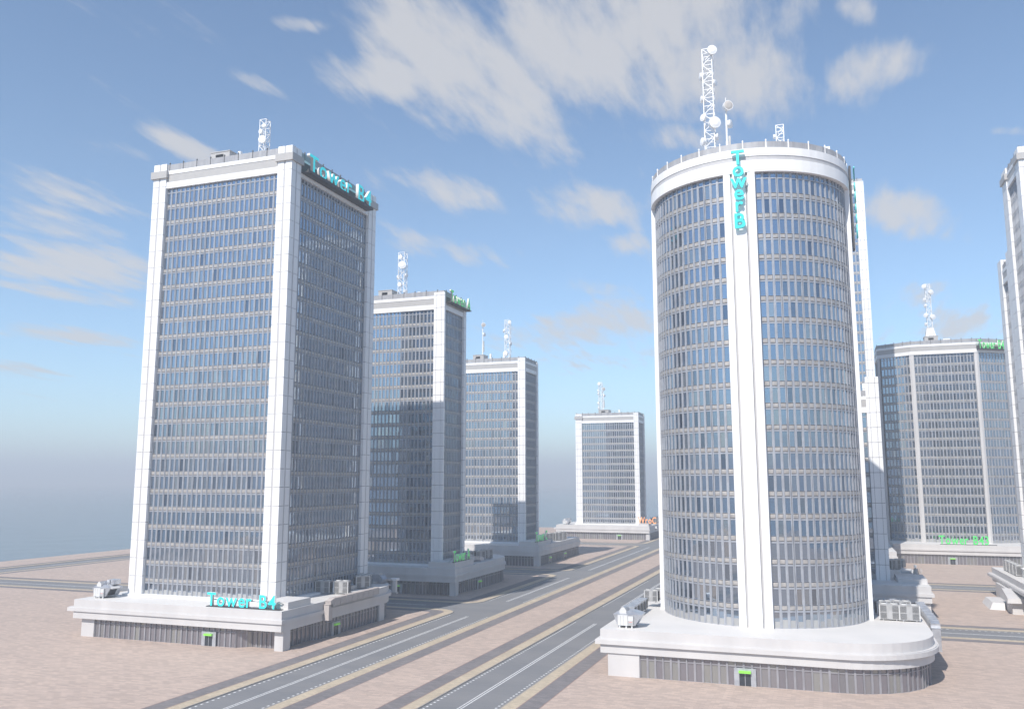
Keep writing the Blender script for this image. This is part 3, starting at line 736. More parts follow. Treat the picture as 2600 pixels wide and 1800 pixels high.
# ---- F
tf = thing('office_tower', 'tallest slim white pier tower rising behind the round tower', 'office tower', (0, 436, 0), 'office towers of the district')
podium(tf, -38, 27, 414, 478, (0, 0, 0, 0), [(-34, 414.3), (26.5, 414.3)], [(-38, -34.05, 414, 418)], over=(2, .3, .8, .6))
zgF = box_tower(tf, 'f', -22.0, 23.7, 425, 447, 34, pw=(4.5, 3.7), nby=4, pdep=(2.6, 2.4), style='fine', cap_h=5.7, collar=False)

# ---- B : round tower
tb = thing('office_tower', 'round white tower with vertical teal sign and tall lattice mast', 'office tower', (-15.1, 216.3, 0), 'office towers of the district')
CX, CYB, RB = -15.1, 216.3, 23.4
podium(tb, -44.2, 18.4, 181.2, 243, (0, 18, 3, 0), [(-37.6, 181.5), (0.5, 181.5)] + arc(0.4, 199.2, 17.7, 270, 360, 6) + [(18.1, 243)], [(-44.2, -37.65, 181.2, 186), (-44.2, -43.8, 186.02, 243)], over=(1.5, .55, .3, .6), ledge=(1.0, .9, .5, .8))
dx, _ = at(1893, 1742, 181.3); door(tb, dx, 181.3)
nB = 20; zr = FZ[3]; zgB = zr + 4.7 + nB * FH
U = []
half = math.asin(3.45 / RB); span = math.pi / 2 - 2 * half; nu = 6; da = span / nu; Wd = 2 * (RB - .55) * math.tan(da / 2)
for q in range(4):
    for j in range(nu):
        a = q * math.pi / 2 + half + (j + .5) * da; mx = Matrix.Translation((CX, CYB, 0)) @ Matrix.Rotation(a, 4, 'Z')
        def T(z): return Matrix.Translation((0, 0, z)) @ mx
        rb = RB - .55
        U.append((unit(Wd, 'base', rb), T(zr)))
        for f in range(nB): U.append((unit(Wd, 'floor', rb), T(zr + 3.25 + f * FH)))
        U.append((unit(Wd, 'top', rb), T(zr + 3.25 + nB * FH)))
place_windows(tb, 'b', U)
def circ(r, n=72): return [(CX + r * math.cos(2 * math.pi * i / n), CYB + r * math.sin(2 * math.pi * i / n)) for i in range(n)]
mb = MB(); mb.prism(circ(RB - 1.1), zr, zgB + .5, 'joint'); mb.build('core', tb)
for q in range(4):
    Rq = Matrix.Translation((CX, CYB, 0)) @ Matrix.Rotation(q * math.pi / 2, 4, 'Z')
    mb = MB()
    for a, b, yy, k in ((-3.45, -1.95, 0, 'white'), (-1.95, -1.45, .4, 'strip'), (-1.45, 1.35, -.12, 'white'), (1.35, 1.85, .4, 'strip'), (1.85, 3.45, 0, 'white')):
        mb.box(a, b, -RB - .25 + yy, -RB + 1.6, zr + .003, zgB + .02, k)
    add_part(tb, 'pilaster', mb.mesh('pilaster'), Rq)
mb = MB()
mb.ring(circ(RB + .45), circ(RB - 1.2), zgB + .023, zgB + 2.75, 'white'); mb.ring(circ(RB + .33), circ(RB - 1.2), zgB + 2.753, zgB + 3.7, 'strip'); mb.ring(circ(RB + .45), circ(RB - 1.2), zgB + 3.703, zgB + 5.55, 'white'); mb.build('crown_band', tb)
mb = MB(); mb.prism(circ(RB - 1.19), zgB + 1, zgB + 5.1, 'roof'); mb.build('tower_roof', tb)
fence(tb, circ(RB + .2, 36), zgB + 5.55, h=1.5, step=5.1, ph=2.05, pk='steel')

# ---- G : faceted tower
tg = thing('office_tower', 'faceted tower of slanted glass faces behind the plaza at right', 'office tower', (60, 510, 0), 'office towers of the district')
podium(tg, 30.5, 92, 467.9, 530, (0, 0, 0, 0), [(31, 468.2), (90, 468.2)], [], over=(1.0, .5, .6, .6), ledge=(.6, .4, .4, .6))
dx, _ = at(2420, 1434, 468.0); door(tg, dx, 468.0)
GP = [(44.6, 483), (74.6, 483), (90.2, 492.6), (90.2, 516), (29.0, 516), (29.0, 492.6)]
BOXES.append(('g', 32, 88, 488, 516, 0, 106))
nG = 19; zgG = zr + 4.7 + nG * FH; U = []
gi = offset(GP, -.7)
mb = MB(); mb.prism(offset(GP, -1.1), zr, zgG + .4, 'joint'); mb.build('core', tg)
for i in range(6):
    a, b = Vector(gi[i]), Vector(gi[(i + 1) % 6]); d = (b - a).normalized(); ln = (b - a).length; e = .95
    face_units(tuple(a + d * e), tuple(b - d * e), max(1, round((ln - 2 * e) / 4.718)), nG, zr, U)
place_windows(tg, 'g', U)
for i in range(6):
    p = Vector(GP[i]); a = (Vector(GP[i - 1]) - p).normalized(); b = (Vector(GP[(i + 1) % 6]) - p).normalized(); w = 1.15
    q = offset(GP, -1.3)[i]
    mb = MB(); mb.prism([(p.x, p.y), tuple(p + b * w), q, tuple(p + a * w)], zr + .003, zgG, 'render'); mb.build('corner_pilaster', tg)
band(tg, offset(GP, .2), zgG); fence(tg, offset(GP, -.1), zgG + 5.2)

# ---- H : right edge, two shafts on one podium
th = thing('office_tower', 'high white tower cut by the right frame edge, no sign', 'office tower', (80, 312, 0), 'office towers of the district')
podium(th, 54.9, 118, 291, 353.5, (0, 0, 0, 0), [(58, 291.3), (117, 291.3)], [(54.9, 55.3, 291.3, 330)], over=(.8, .5, .6, .4), ledge=(1.4, .4, .4, .6))
zgH = box_tower(th, 'h', 62.0, 109.0, 298.0, 325.0, 26, pw=(4.7, 4.7), nby=3, pdep=(5.2, 7.0), cap_h=7.2, style='fine')
t2 = thing('office_tower', 'lower white tower peeping out behind the right edge tower', 'office tower', (82, 337, 0), 'office towers of the district')
zgH2 = box_tower(t2, 'h2', 62.4, 109, 327.0, 346.0, 20, pw=(4.7, 4.7), nby=2, pdep=(4.0, 5.8), cap_h=9.2, style='fine', collar=False, plinth=False)

# ================================================================== signs
def box_sign(name, label, root_loc, group=None): return thing(name, label, 'sign', root_loc, group)
# roof sign of B4 on the street face (+x)
s = thing('roof_sign', 'large teal Tower B4 letters under the roof of the front left tower', 'sign', (-130, 212, zgB4), 'roof signs')
mb = MB(); mb.box(-131.72, -129.2, 194.0, 230.3, zgB4 + .95, zgB4 + 1.25, 'tray'); mb.box(-131.70, -131.55, 194.0, 230.3, zgB4 + 1.253, zgB4 + 4.4, 'tray')
mb.box(-129.6, -129.2, 194.0, 230.3, zgB4 + 1.253, zgB4 + 1.75, 'tray'); mb.build('tray', s)
letters(s, 'Tower B4', (-129.8, 194.6, zgB4 + 1.5), (0, 1, 0), (0, 0, 1), 5.3, 34.6, .9, 'teal')
# podium sign of B4
x0, z0 = at(529, 1541, 180.6); x1, _ = at(703, 1548, 180.6)
s = thing('podium_sign', 'teal Tower B4 letters standing on the front left podium edge', 'sign', (x0, 180.6, FZ[3]), 'podium signs')
mb = MB(); mb.box(x0 + .3, x1 + 1.6, 179.3, 180.9, FZ[3] + .003, FZ[3] + .2, 'tray')
for i in range(4):
    xx = x0 + 1.5 + i * (x1 - x0 - 1) / 3; mb.bar((xx, 181.2, FZ[3] + 1.6), (xx + 1.6, 183, FZ[3] + .1), .12, 'post')
mb.bar((x0 + 1, 181.2, FZ[3] + 1.5), (x1 + .6, 181.2, FZ[3] + 1.5), .14, 'post'); mb.build('frame', s)
letters(s, 'Tower B4', (x0, 180.3, FZ[3] + .22), (1, 0, 0), (0, 0, 1), 3.25, x1 - x0, .7, 'teal')
# vertical sign of the round tower
s = thing('vertical_sign', 'vertical teal Tower B letters on front pilaster of round tower', 'sign', (CX, 192, 100), 'vertical signs of the round tower')
yv = CYB - RB - 1.3
letters(s, 'TowerB', (CX, yv, 113.4), (1, 0, 0), (0, 0, 1), 3.45, 1, .55, 'teal', vertical=True, gap=.085, side='tealside')
mb = MB()
for z in (112, 108, 104.3, 101, 97.5): mb.bar((CX, yv + .3, z), (CX, CYB - RB - .2, z), .12, 'post')
mb.build('bracket', s)
s = thing('vertical_sign', 'vertical teal sign seen edge on at right flank of round tower', 'sign', (CX + RB, CYB, 100), 'vertical signs of the round tower')
xs = CX + RB + 1.75
mb = MB(); mb.box(CX + RB + .55, CX + RB + 1.05, CYB - 1.5, CYB + 1.5, 94.5, 115, 'grille')
for z in (112, 108, 104, 100, 97): mb.bar((CX + RB + .2, CYB, z), (xs - .2, CYB, z), .12, 'post')
mb.build('back_panel', s)
letters(s, 'TowerB', (xs, CYB, 114.8), (0, 1, 0), (0, 0, 1), 3.3, 1, .3, 'teal', vertical=True, gap=.1, side='tealside')
# A
s = thing('roof_sign', 'green Tower A letters high on the second left tower', 'sign', (-130, 300, zgA), 'roof signs')
mb = MB(); mb.box(-131.66, -129.4, 291.5, 311.5, zgA + 2.6, zgA + 2.9, 'tray'); mb.box(-131.64, -131.5, 291.5, 311.5, zgA + 2.903, zgA + 5.0, 'tray'); mb.build('tray', s)
letters(s, 'Tower A', (-130.0, 291.8, zgA + 3.0), (0, 1, 0), (0, 0, 1), 4.8, 19.4, .6, 'green')
ya, _ = atx(1146, 1430, -124.5); yb, _ = atx(1188, 1421, -124.5)
mb = MB(); mb.box(-133.5, -123.3, 283.2, 300.5, FZ[3] + .003, FZ[3] + 2.1, 'render'); mb.build('roof_box', ta)
s = thing('podium_sign', 'green Tower A letters on roof box of second left podium', 'sign', (-123.8, 290, FZ[3] + 2.1), 'podium signs')
mb = MB(); mb.box(-124.2, -123.5, ya, yb, FZ[3] + 2.103, FZ[3] + 2.25, 'tray'); mb.bar((-124.6, ya + 1, FZ[3] + 3.6), (-124.6, yb - 1, FZ[3] + 3.6), .13, 'post')
for i in range(3): yy = ya + 2 + i * 5; mb.bar((-124.6, yy, FZ[3] + 3.6), (-126.4, yy, FZ[3] + 2.15), .12, 'post')
mb.build('frame', s)
letters(s, 'Tower A', (-123.9, ya, FZ[3] + 2.3), (0, 1, 0), (0, 0, 1), 3.9, yb - ya, .45, 'green')
# C
ya, _ = atx(1360, 1372, -129); yb, _ = atx(1389, 1362, -129)
mb = MB(); mb.box(-138, -128.6, 392.6, 413, FZ[3] + .003, FZ[3] + 1.9, 'render'); mb.build('roof_box', tc)
s = thing('podium_sign', 'green Tower C letters on roof box of third left podium', 'sign', (-129, 400, FZ[3] + 1.9), 'podium signs')
mb = MB(); mb.box(-129.4, -128.8, ya, yb, FZ[3] + 1.903, FZ[3] + 2.05, 'tray'); mb.build('frame', s)
letters(s, 'Tower C', (-129.1, ya, FZ[3] + 2.1), (0, 1, 0), (0, 0, 1), 4.6, max(8, yb - ya), .45, 'green')
# D
x0, _ = at(1622, 1327, 588); x1, _ = at(1670, 1327, 588)
mb = MB(); mb.box(x0, -113.6, 586.2, 597, FZ[3] + .003, FZ[3] + 1.5, 'render'); mb.build('roof_box', td)
s = thing('podium_sign', 'orange WroC letters on the farthest podium', 'sign', (x0, 588, FZ[3] + 1.5), 'podium signs')
mb = MB(); mb.box(x0, x1, 587, 587.8, FZ[3] + 1.503, FZ[3] + 1.65, 'tray'); mb.build('frame', s)
letters(s, 'WroC', (x0 - .3, 587.2, FZ[3] + 1.7), (1, 0, 0), (0, 0, 1), 4.5, x1 - x0 - .5, .45, 'orange')
# G
x0, _ = at(2384, 1371, 469); x1, _ = at(2510, 1371, 469)
s = thing('podium_sign', 'light green Tower B43 letters on podium below the faceted tower', 'sign', (x0, 469, FZ[3]), 'podium signs')
mb = MB(); mb.box(x0 + .5, x1 + 3.5, 468.6, 469.6, FZ[3] + .003, FZ[3] + .25, 'tray'); mb.build('frame', s)
letters(s, 'Tower B43', (x0, 469, FZ[3] + .3), (1, 0, 0), (0, 0, 1), 4.2, x1 - x0, .8, 'green')
e0, e1 = Vector(GP[1]), Vector(GP[2]); dd = (e1 - e0).normalized(); nn = Vector((dd.y, -dd.x))
o = e0 + nn * 1.6
s = thing('roof_sign', 'light green Tower B43 letters along crown of the faceted tower', 'sign', (o.x, o.y, zgG), 'roof signs')
mb = MB(); q = [e0 + nn * .35, e0 + nn * 2.2, e1 + nn * 2.2, e1 + nn * .35]; mb.prism([tuple(v) for v in (q[0], q[1], q[2], q[3])], zgG + 1.3, zgG + 1.7, 'tray')
q = [e0 + nn * .35, e0 + nn * .5, e1 + nn * .5, e1 + nn * .35]; mb.prism([tuple(v) for v in q], zgG + 1.703, zgG + 3.4, 'tray'); mb.build('tray', s)
letters(s, 'Tower B43', (o.x, o.y, zgG + 1.9), (dd.x, dd.y, 0), (0, 0, 1), 4.6, 16.5, .55, 'green')

# ================================================================== rooftops
def mast_px(label, u0, u1, vtop, y, zb, w, dishes):
    x, zt = at((u0 + u1) / 2, vtop, y); return mast(label, x, y, zb, zt, w, dishes)
zt = zgB4 + 4.9
mast_px('short lattice mast with one large dish on front left tower roof', 661, 687, 307, 200, zt, 2.1, [(.60, 1.15, 10, .15), (.76, .7, -10, 0), (.18, .75, -75, 0), (.24, .85, 80, 0), (.86, .5, 20, 0)])
x0, _ = at(536, 390, 204); x1, _ = at(583, 390, 204); hut(b4, x0, x1, 204, 211, zt, at(540, 388, 204)[1])
x0, _ = at(604, 390, 206); mb = MB(); mb.box(x0, x0 + .9, 206, 207, zt, at(604, 385, 206)[1], 'steel'); mb.build('vent', b4)
zt = zgA + 4.9
mast_px('lattice mast behind the green roof sign tower, dishes on both sides', 1013, 1034, 643, 298, zt, 2.6, [(.90, .85, -5, 0), (.74, 1.5, 15, .2), (.52, .9, -80, 0), (.36, .9, -10, 0), (.55, .8, 80, 0), (.22, .9, 70, 0), (.06, 1.1, 20, .4)])
x0, _ = at(961, 740, 299); x1, _ = at(995, 740, 299); hut(ta, x0, x1, 299, 305, zt, at(975, 737, 299)[1])
mb = MB(); x0, _ = at(1060, 745, 296); mb.box(x0, x0 + 1.1, 296, 297, zt, at(1060, 741, 296)[1], 'steel'); mb.build('vent', ta)
zt = zgC + 4.9
mast_px('lattice mast on the third left tower with a string of dishes', 1282, 1297, 813, 412, zt, 2.5, [(.93, .9, 20, .7), (.75, .95, -60, -.3), (.60, 1.1, 5, -.3), (.45, .9, 70, 0), (.22, 1.35, -10, -.2), (.12, .8, 40, 0)])
x, zz = at(1226, 813, 411); pole('white pole antenna with grey drum on third left tower', x, 411, zgC + 5.0 + 4.2, zz, 1.15)
x0, _ = at(1201, 905, 410); x1, _ = at(1228, 905, 410); hut(tc, x0, x1, 410, 416, zt, at(1210, 901, 410)[1])
for u in (1243, 1277):
    mb = MB(); x0, _ = at(u, 905, 409); mb.box(x0, x0 + .9, 409, 410, zt, at(u, 898, 409)[1], 'steel'); mb.build('vent', tc)
zt = zgD + 4.9
mast_px('lattice mast on the farthest tower beside a pole antenna', 1520, 1529, 971, 606, zt + 4.4, 2.4, [(.94, 1.2, -10, -.2), (.70, 1.1, -80, 0), (.60, 1.0, -70, 0), (.26, 1.2, -80, 0), (.10, 1.0, -60, 0)])
x, zz = at(1531.5, 979, 604); pole('white pole antenna on the farthest tower roof', x, 604, zt + 4.4, zz, 1.2)
x0, _ = at(1520, 1041, 602); x1, _ = at(1545, 1041, 602); hut(td, x0, x1, 602, 610, zt, at(1530, 1040, 602)[1])
mb = MB(); x0, _ = at(1570, 1045, 601); mb.box(x0, x0 + 1.2, 601, 602, zt, at(1570, 1040, 601)[1], 'steel'); mb.bar((x0 - 6, 601.5, zt + 3.6), (x0, 601.5, zt + 3.6), .1, 'post'); mb.build('vent', td)
zt = zgB + 5.1
r = mast_px('tall lattice mast with many white drums on the round tower', 1783, 1808, 130, 199.5, zt, 2.25, [(.97, 1.15, 20, .6), (.77, 1.0, -75, 0), (.70, .8, 70, 0), (.57, .85, -70, 0), (.40, .85, -40, -.2), (.34, 1.4, 25, .5), (.24, .9, 85, 0), (.20, .95, -55, -.2), (.06, .85, -60, 0)])
x, zz = at(1842, 249, 200.5); pole('white pole antenna with grey drum on the round tower', x, 200.5, zt, zz, 1.2)
mast_px('small lattice mast at the back of the round tower roof', 1972, 1987, 321, 214, zt, 1.8, [(.80, .6, -80, 0), (.55, .7, 60, .2), (.55, .7, -60, -.2), (.38, .8, 15, 0), (.36, .8, -30, 0)])
x0, _ = at(1815, 390, 202); hut(tb, x0 + 2.4, x0 + 7.5, 203, 208, zt, zt + 2.2)
mb = MB(); x0, _ = at(2077, 372, 208); mb.box(x0, x0 + 2.6, 208, 211, zt, zt + 4.4, 'steel'); mb.build('vent_box', tb)
zt = zgG + 4.9
x0, _ = at(2348, 865, 490); x1, _ = at(2382, 865, 490); hz = at(2365, 853, 490)[1]; hut(tg, x0, x1, 490, 497, zt, hz)
xc = (x0 + x1) / 2
mb = MB(); mb.hexa([(x0 + .6, 490.6, hz), (x1 - .6, 490.6, hz), (x1 - .6, 496.4, hz), (x0 + .6, 496.4, hz)], [(xc - 1.6, 492, hz + 4.6), (xc + 1.6, 492, hz + 4.6), (xc + 1.6, 495, hz + 4.6), (xc - 1.6, 495, hz + 4.6)], 'cabinet')
mb.box(xc - 1.1, xc + 1.1, 490.2, 491.2, hz + .1, hz + 4.2, 'steel'); mb.build('mast_base', tg)
mast_px('lattice mast standing on a tapered base above the faceted tower', 2347, 2360, 722, 493.5, hz + 4.9, 2.4, [(.94, 1.2, -30, -.6), (.80, 1.35, 30, .4), (.64, 1.0, -60, -.3), (.50, 1.0, -70, 0), (.28, 1.2, -40, -.4), (.23, 1.4, 30, .5), (.08, .9, -70, -.3)])
for u, v in ((2281, 872), (2403, 860), (2495, 862)):
    mb = MB(); x0, z1 = at(u, v, 489); mb.box(x0 - 1.2, x0 + 1.2, 489, 491, zt, z1 - .6, 'post'); mb.box(x0 - 1.7, x0 + 1.7, 488.6, 491.4, z1 - .597, z1, 'steel'); mb.build('vent', tg)

# ================================================================== plant on the podium roofs
ZR = FZ[3] + .003
air_handler('flared air handler with open hood at left corner of front left podium', -181.0, 182.3, ZR, 0.0, True)
air_handler('silver air handler with red notice on left corner of round tower podium', -41.0, 183.9, ZR, 0.0)
def roof_at(u, v, z=9.4):
    d = fw + rt * (u - 1300) / F_PX - up * (v - 900) / F_PX; t = (z - CAMH) / d[2]; return float(d[0] * t), float(d[1] * t)
# duct boxes along the left roof edge of the round tower podium
P = [roof_at(1620, 1552), roof_at(1652, 1524)]
for i in range(5):
    y = 193.5 + i * 3.3
    r = thing('duct_silencer', ['first', 'second', 'third', 'fourth', 'fifth'][i] + ' box, counted from the front, in the duct row beside the round tower', 'duct box', (-42.2, y, ZR), 'duct boxes on the round tower podium')
    mb = MB(); mb.box(-43.4, -41.2, y, y + 2.9, ZR + .5, ZR + 2.9, 'galv'); mb.box(-43.55, -41.05, y - .06, y + .1, ZR + .4, ZR + 3.0, 'galv'); mb.box(-41.21, -41.15, y + .5, y + 2.5, ZR + .8, ZR + 2.6, 'grille'); mb.build('casing', r)
    for xx in (-43.2, -41.6): mb = MB(); mb.box(xx, xx + .2, y + .3, y + .6, ZR, ZR + .5, 'post'); mb.build('foot', r)
condenser('condenser closest to the left flank of the round tower', -41.4, 216.0, ZR + 1.2, R(-8), .8)
condenser('condenser tucked against the round tower behind the duct boxes', -39.6, 219.5, ZR + 1.2, R(-8), .8)
# round tower, right rear
x, y = roof_at(2260, 1575); condenser('left one of the front pair of condensers right of the round tower', x, y + 1.05, ZR, 0, 1.0)
x, y = roof_at(2311, 1578); condenser('right one of the front pair of condensers right of the round tower', x, y + 1.05, ZR, 0, 1.0)
x, y = roof_at(2311, 1578); condenser('condenser standing behind the front pair right of the round tower', x - .9, y + 9.5, ZR, 0, .92)
x, y = roof_at(2260, 1575); condenser('left rear condenser beside the curved duct of the round tower', x - .6, y + 8.5, ZR, R(15), .9)
duct('curved galvanised duct behind the condensers of the round tower', [(9.5, 231, ZR + 1.0), (12.2, 232.2, ZR + 1.2), (13.6, 230.5, ZR + 1.6), (14.2, 228, ZR + 1.3)], 1.8, 1.8)
duct('grey duct running along right edge of round tower podium', [(20.3, 207, 4.6), (20.3, 207, 9.2), (20.3, 209, 9.7), (20.2, 238, 9.7)], 1.7, 1.7, 'galv', 2.4)
# front left podium, street side
x, y = roof_at(875, 1509); condenser('sunlit condenser on street side of the front left podium', x - 1.5, y + 1.2, ZR, R(8), 1.0)
condenser('shaded condenser against the street face of the front left tower', x - 6.4, y - .2, ZR, R(8), 1.0)
x, y = roof_at(933, 1495); condenser('far sunlit condenser near the back of front left podium', x - 2.6, y + 1.2, ZR, R(50), 1.0)
condenser('last condenser behind the front left tower corner', x - 4.5, y + 6.5, ZR, R(20), .95)
duct('low duct lying between the two sunlit condensers of front left podium', [(x - 4.2, y - 7.5, ZR + .7), (x - 3.0, y - 2.5, ZR + .7)], 1.3, 1.1, 'cabinet')
duct('beige duct along the parapet of the front left podium street side', [(-120.9, 197.2, 4.9), (-120.9, 197.2, 8.7), (-120.9, 199.0, 9.2), (-120.9, 222.5, 9.2)], 1.5, 1.7, 'duct_warm', 2.9)
r = thing('service_arm', 'white bent service arm sticking out beyond rear of front left podium', 'bracket', (-123.5, 241, ZR))
mb = MB(); x1, z1 = at(1003, 1478, 246); mb.bar((-129, 238, ZR + 1.2), (x1 - .6, 246, z1 + .6), .35, 'galv', 6); mb.bar((-129, 239.5, ZR + .2), (x1 - .6, 246, z1 - 1.2), .2, 'galv', 6); mb.build('arm', r)
mb = MB(); mb.box(x1 - .6, x1 + .5, 245.4, 246.6, z1 - 2.9, z1 + .6, 'cabinet2'); mb.box(x1 - 1.1, x1 + 1.0, 245, 247, z1 + .603, z1 + 1.3, 'steel'); mb.box(x1 - 1.0, x1 + .8, 245.2, 246.8, z1 - 3.4, z1 - 2.903, 'cabinet'); mb.build('head', r)
# back edge of the B4 podium, round box ducts
duct('dark ribbed duct at the back of the front left podium', [(-134, 236.8, ZR + 1.6), (-127.5, 237.0, ZR + 1.6), (-126.2, 236.5, ZR + .4)], 2.0, 2.2, 'galv', 1.4)
# second tower podium cluster
for i, (dx, dy, lb) in enumerate(((0, 0, 'near one of the shaded condensers beside the green Tower A letters'), (3.4, 4.5, 'middle shaded condenser beside the green Tower A letters'), (3.6, 12, 'far shaded condenser close to the rounded corner of second podium'))):
    condenser(lb, -130.2 + dx * .9, 311 + dy, ZR, R(60), 1.05)
duct('shaded duct on the second left podium beside condensers', [(-131, 303, ZR + 1.2), (-126.5, 312.5, ZR + 1.2), (-125.6, 315, ZR + .5)], 1.6, 1.5)
duct('curved shaded duct against second left tower', [(-130.5, 306.5, ZR + 1.8), (-129, 309, ZR + 2.6), (-127.5, 310.5, ZR + 1.5)], 1.3, 1.3)
for i, (dx, dy, lb) in enumerate(((0, 0, 'near condenser beside the green Tower C letters'), (2.5, 8, 'middle condenser beside the green Tower C letters'), (2.6, 16, 'far condenser on the third left podium'))):
    condenser(lb, -133.5 + dx, 424 + dy, ZR, R(60), 1.15)
duct('grey duct in front of the condensers on third left podium', [(-134, 414, ZR + .8), (-131, 421, ZR + .8)], 1.8, 1.5)
# farthest podium
air_handler('white air handler at left corner of the farthest podium', -172.5, 588.2, ZR, 0.0, True)
x, y = roof_at(1672, 1335); condenser('dark condenser behind the orange letters', -112.5 - 4, 622, ZR, R(60), 1.2); condenser('last condenser on the farthest podium', -113.2 - 4, 634, ZR, R(60), 1.2)
mb = MB(); x, z = at(1670, 1336, 600); r = thing('wall_lamp', 'bright white lamp box on street side of farthest podium', 'wall lamp', (-112.4, 606, 7)); mb.box(-112.75, -111.6, 605, 607, 6.9, 8.4, 'steel'); mb.box(-112.75, -112.2, 605.6, 606.4, 5.9, 6.897, 'post'); mb.build('lamp_box', r)
# E podium roof
r = thing('louvred_unit', 'dark louvred unit in the shade of low tower', 'air handler', (22, 307, ZR))
x, y = roof_at(2283, 1446); mb = MB(); mb.hexa([(x - 2.9, y + .2, ZR + .3), (x, y + .2, ZR + .3), (x, y + 4, ZR + .3), (x - 2.9, y + 4, ZR + .3)], [(x - 2.9, y + .2, ZR + 2.3), (x, y + .2, ZR + 2.3), (x - .4, y + 4.6, ZR + 3.3), (x - 3.3, y + 4.6, ZR + 3.3)], 'cabinet'); mb.build('casing', r)
mb = MB(); mb.box(x - 2.7, x - .2, y + .1, y + .197, ZR + .5, ZR + 2.0, 'louver')
for i in range(5): mb.box(x - 2.7, x - .2, y + .02, y + .1, ZR + .55 + i * .3, ZR + .63 + i * .3, 'sill')
mb.build('louver', r)
for xx in (x - 2.8, x - .2): mb = MB(); mb.bar((xx, y + .6, ZR), (xx, y + .6, ZR + .3), .1, 'post'); mb.build('foot', r)
condenser('white topped condenser against the rear of low tower', 20.3, 322, ZR + 1.0, R(40), .95)
condenser('pale slab condenser behind the dark louvred unit', x + 1.6, y + 9, ZR, R(70), .8)
x, y = roof_at(2326, 1458)
r = thing('roof_ventilator', 'white capped ventilator at right edge of low tower podium', 'ventilator', (x, y, ZR))
mb = MB(); mb.bar((x, y, ZR), (x, y, ZR + 1.9), .95, 'cabinet', 10, .7); mb.build('stack', r); mb = MB(); mb.box(x - .5, x + .3, y - .4, y + .4, ZR + 2.2, ZR + 3.0, 'steel'); mb.bar((x - .1, y, ZR + 1.9), (x - .1, y, ZR + 2.2), .2, 'post'); mb.build('cap', r); mb = MB(); mb.box(x + 1.1, x + 1.9, y - .3, y + .6, ZR + .5, ZR + 1.9, 'duct_warm'); mb.build('side_box', r)
mb = MB(); x, y = roof_at(2310, 1452); mb.hexa([(x - 3.2, y - 5, ZR), (x + .2, y - 5, ZR), (x + 1.2, y + 5, ZR), (x - .8, y + 5, ZR)], [(x - 3.2, y - 5, ZR + .7), (x - .2, y - 5, ZR + .7), (x + .9, y + 5, ZR + .7), (x - .8, y + 5, ZR + .7)], 'render'); r = thing('roof_hatch', 'long sunlit hatch on the low tower podium roof', 'roof hatch', (x, y, ZR)); mb.build('hatch_box', r)
# H podium: row of condensers at the left edge and a big louvred box
for i in range(4):
    condenser(['front', 'second', 'third', 'rear'][i] + ' one in the row of condensers on podium at right edge', 57.2, 324 + i * 5.6, ZR, R(-90), 1.0, 'condensers on the right edge podium', W=4.6)
r = thing('louvred_unit', 'white box with dark louvres at end of the condenser row', 'air handler', (60, 318, ZR))
mb = MB(); mb.box(57.3, 62.0, 316.2, 319, ZR, ZR + 2.8, 'cabinet2'); mb.box(57.0, 62.3, 315.9, 319.3, ZR + 2.803, ZR + 3.1, 'steel'); mb.build('casing', r)
mb = MB(); mb.box(57.8, 61.6, 316.05, 316.197, ZR + .5, ZR + 2.5, 'louver')
for i in range(7): mb.box(57.8, 61.6, 315.95, 316.05, ZR + .55 + i * .28, ZR + .65 + i * .28, 'post')
mb.build('louver', r)
# entrance shelter on the plaza by the H podium
r = thing('entrance_shelter', 'white angular entrance shelter with sloped canopies beside right edge podium', 'shelter', (51, 312, .17))
g0 = .168
mb = MB(); mb.hexa([(46.2, 311, g0), (50.3, 310, g0), (51.8, 316, g0), (51.8, 327, g0), (46.6, 328, g0)], [(47.4, 312.6, g0 + 2.0), (50.5, 311.4, g0 + 2.0), (51.8, 316, g0 + 2.0), (51.8, 327, g0 + 2.0), (47.6, 327, g0 + 2.0)], 'render'); mb.build('ramp_cover', r)
mb = MB(); mb.box(51.85, 53.6, 311.5, 334, g0, 6.2, 'render'); mb.build('wall', r)
mb = MB(); mb.box(50.9, 56.0, 301.8, 311.4, g0, 4.6, 'render'); mb.build('vestibule', r)
mb = MB(); mb.hexa([(49.4, 300.2, 3.6), (57, 300.2, 3.6), (57, 313, 5.9), (50.2, 313, 5.9)], [(49.6, 300.4, 4.9), (57, 300.4, 4.9), (57, 313, 6.6), (50.2, 313, 6.6)], 'render'); mb.build('canopy', r)

# ================================================================== light, sky, air
elev, az = math.atan2(1.12, math.hypot(.215, 1.0)), math.atan2(-.215, -1.0)
sd = bpy.data.lights.new('sun', 'SUN'); sd.energy = SUN_E; sd.angle = R(0.53); sd.color = (1.0, .945, .88)
so = bpy.data.objects.new('sun', sd); COL.objects.link(so)
so.rotation_euler = Vector((.215, 1.0, -1.12)).to_track_quat('-Z', 'Y').to_euler(); so.location = (-60, -280, 330)
w = bpy.data.worlds.new('World'); SC.world = w; w.use_nodes = True; nt = w.node_tree
for n in list(nt.nodes): nt.nodes.remove(n)
def nn_(t, **kw):
    n = nt.nodes.new(t)
    for k, v in kw.items(): setattr(n, k, v)
    return n
lk = nt.links.new
out = nn_('ShaderNodeOutputWorld'); bg = nn_('ShaderNodeBackground'); bg.inputs['Strength'].default_value = SKY_S
sky = nn_('ShaderNodeTexSky', sky_type='NISHITA'); sky.sun_disc = False; sky.sun_elevation = elev; sky.sun_rotation = az % (2 * math.pi); sky.altitude = 50
sky.air_density = 1.0; sky.dust_density = .15; sky.ozone_density = 1.3
tc_ = nn_('ShaderNodeTexCoord'); sep = nn_('ShaderNodeSeparateXYZ'); lk(tc_.outputs['Generated'], sep.inputs[0])
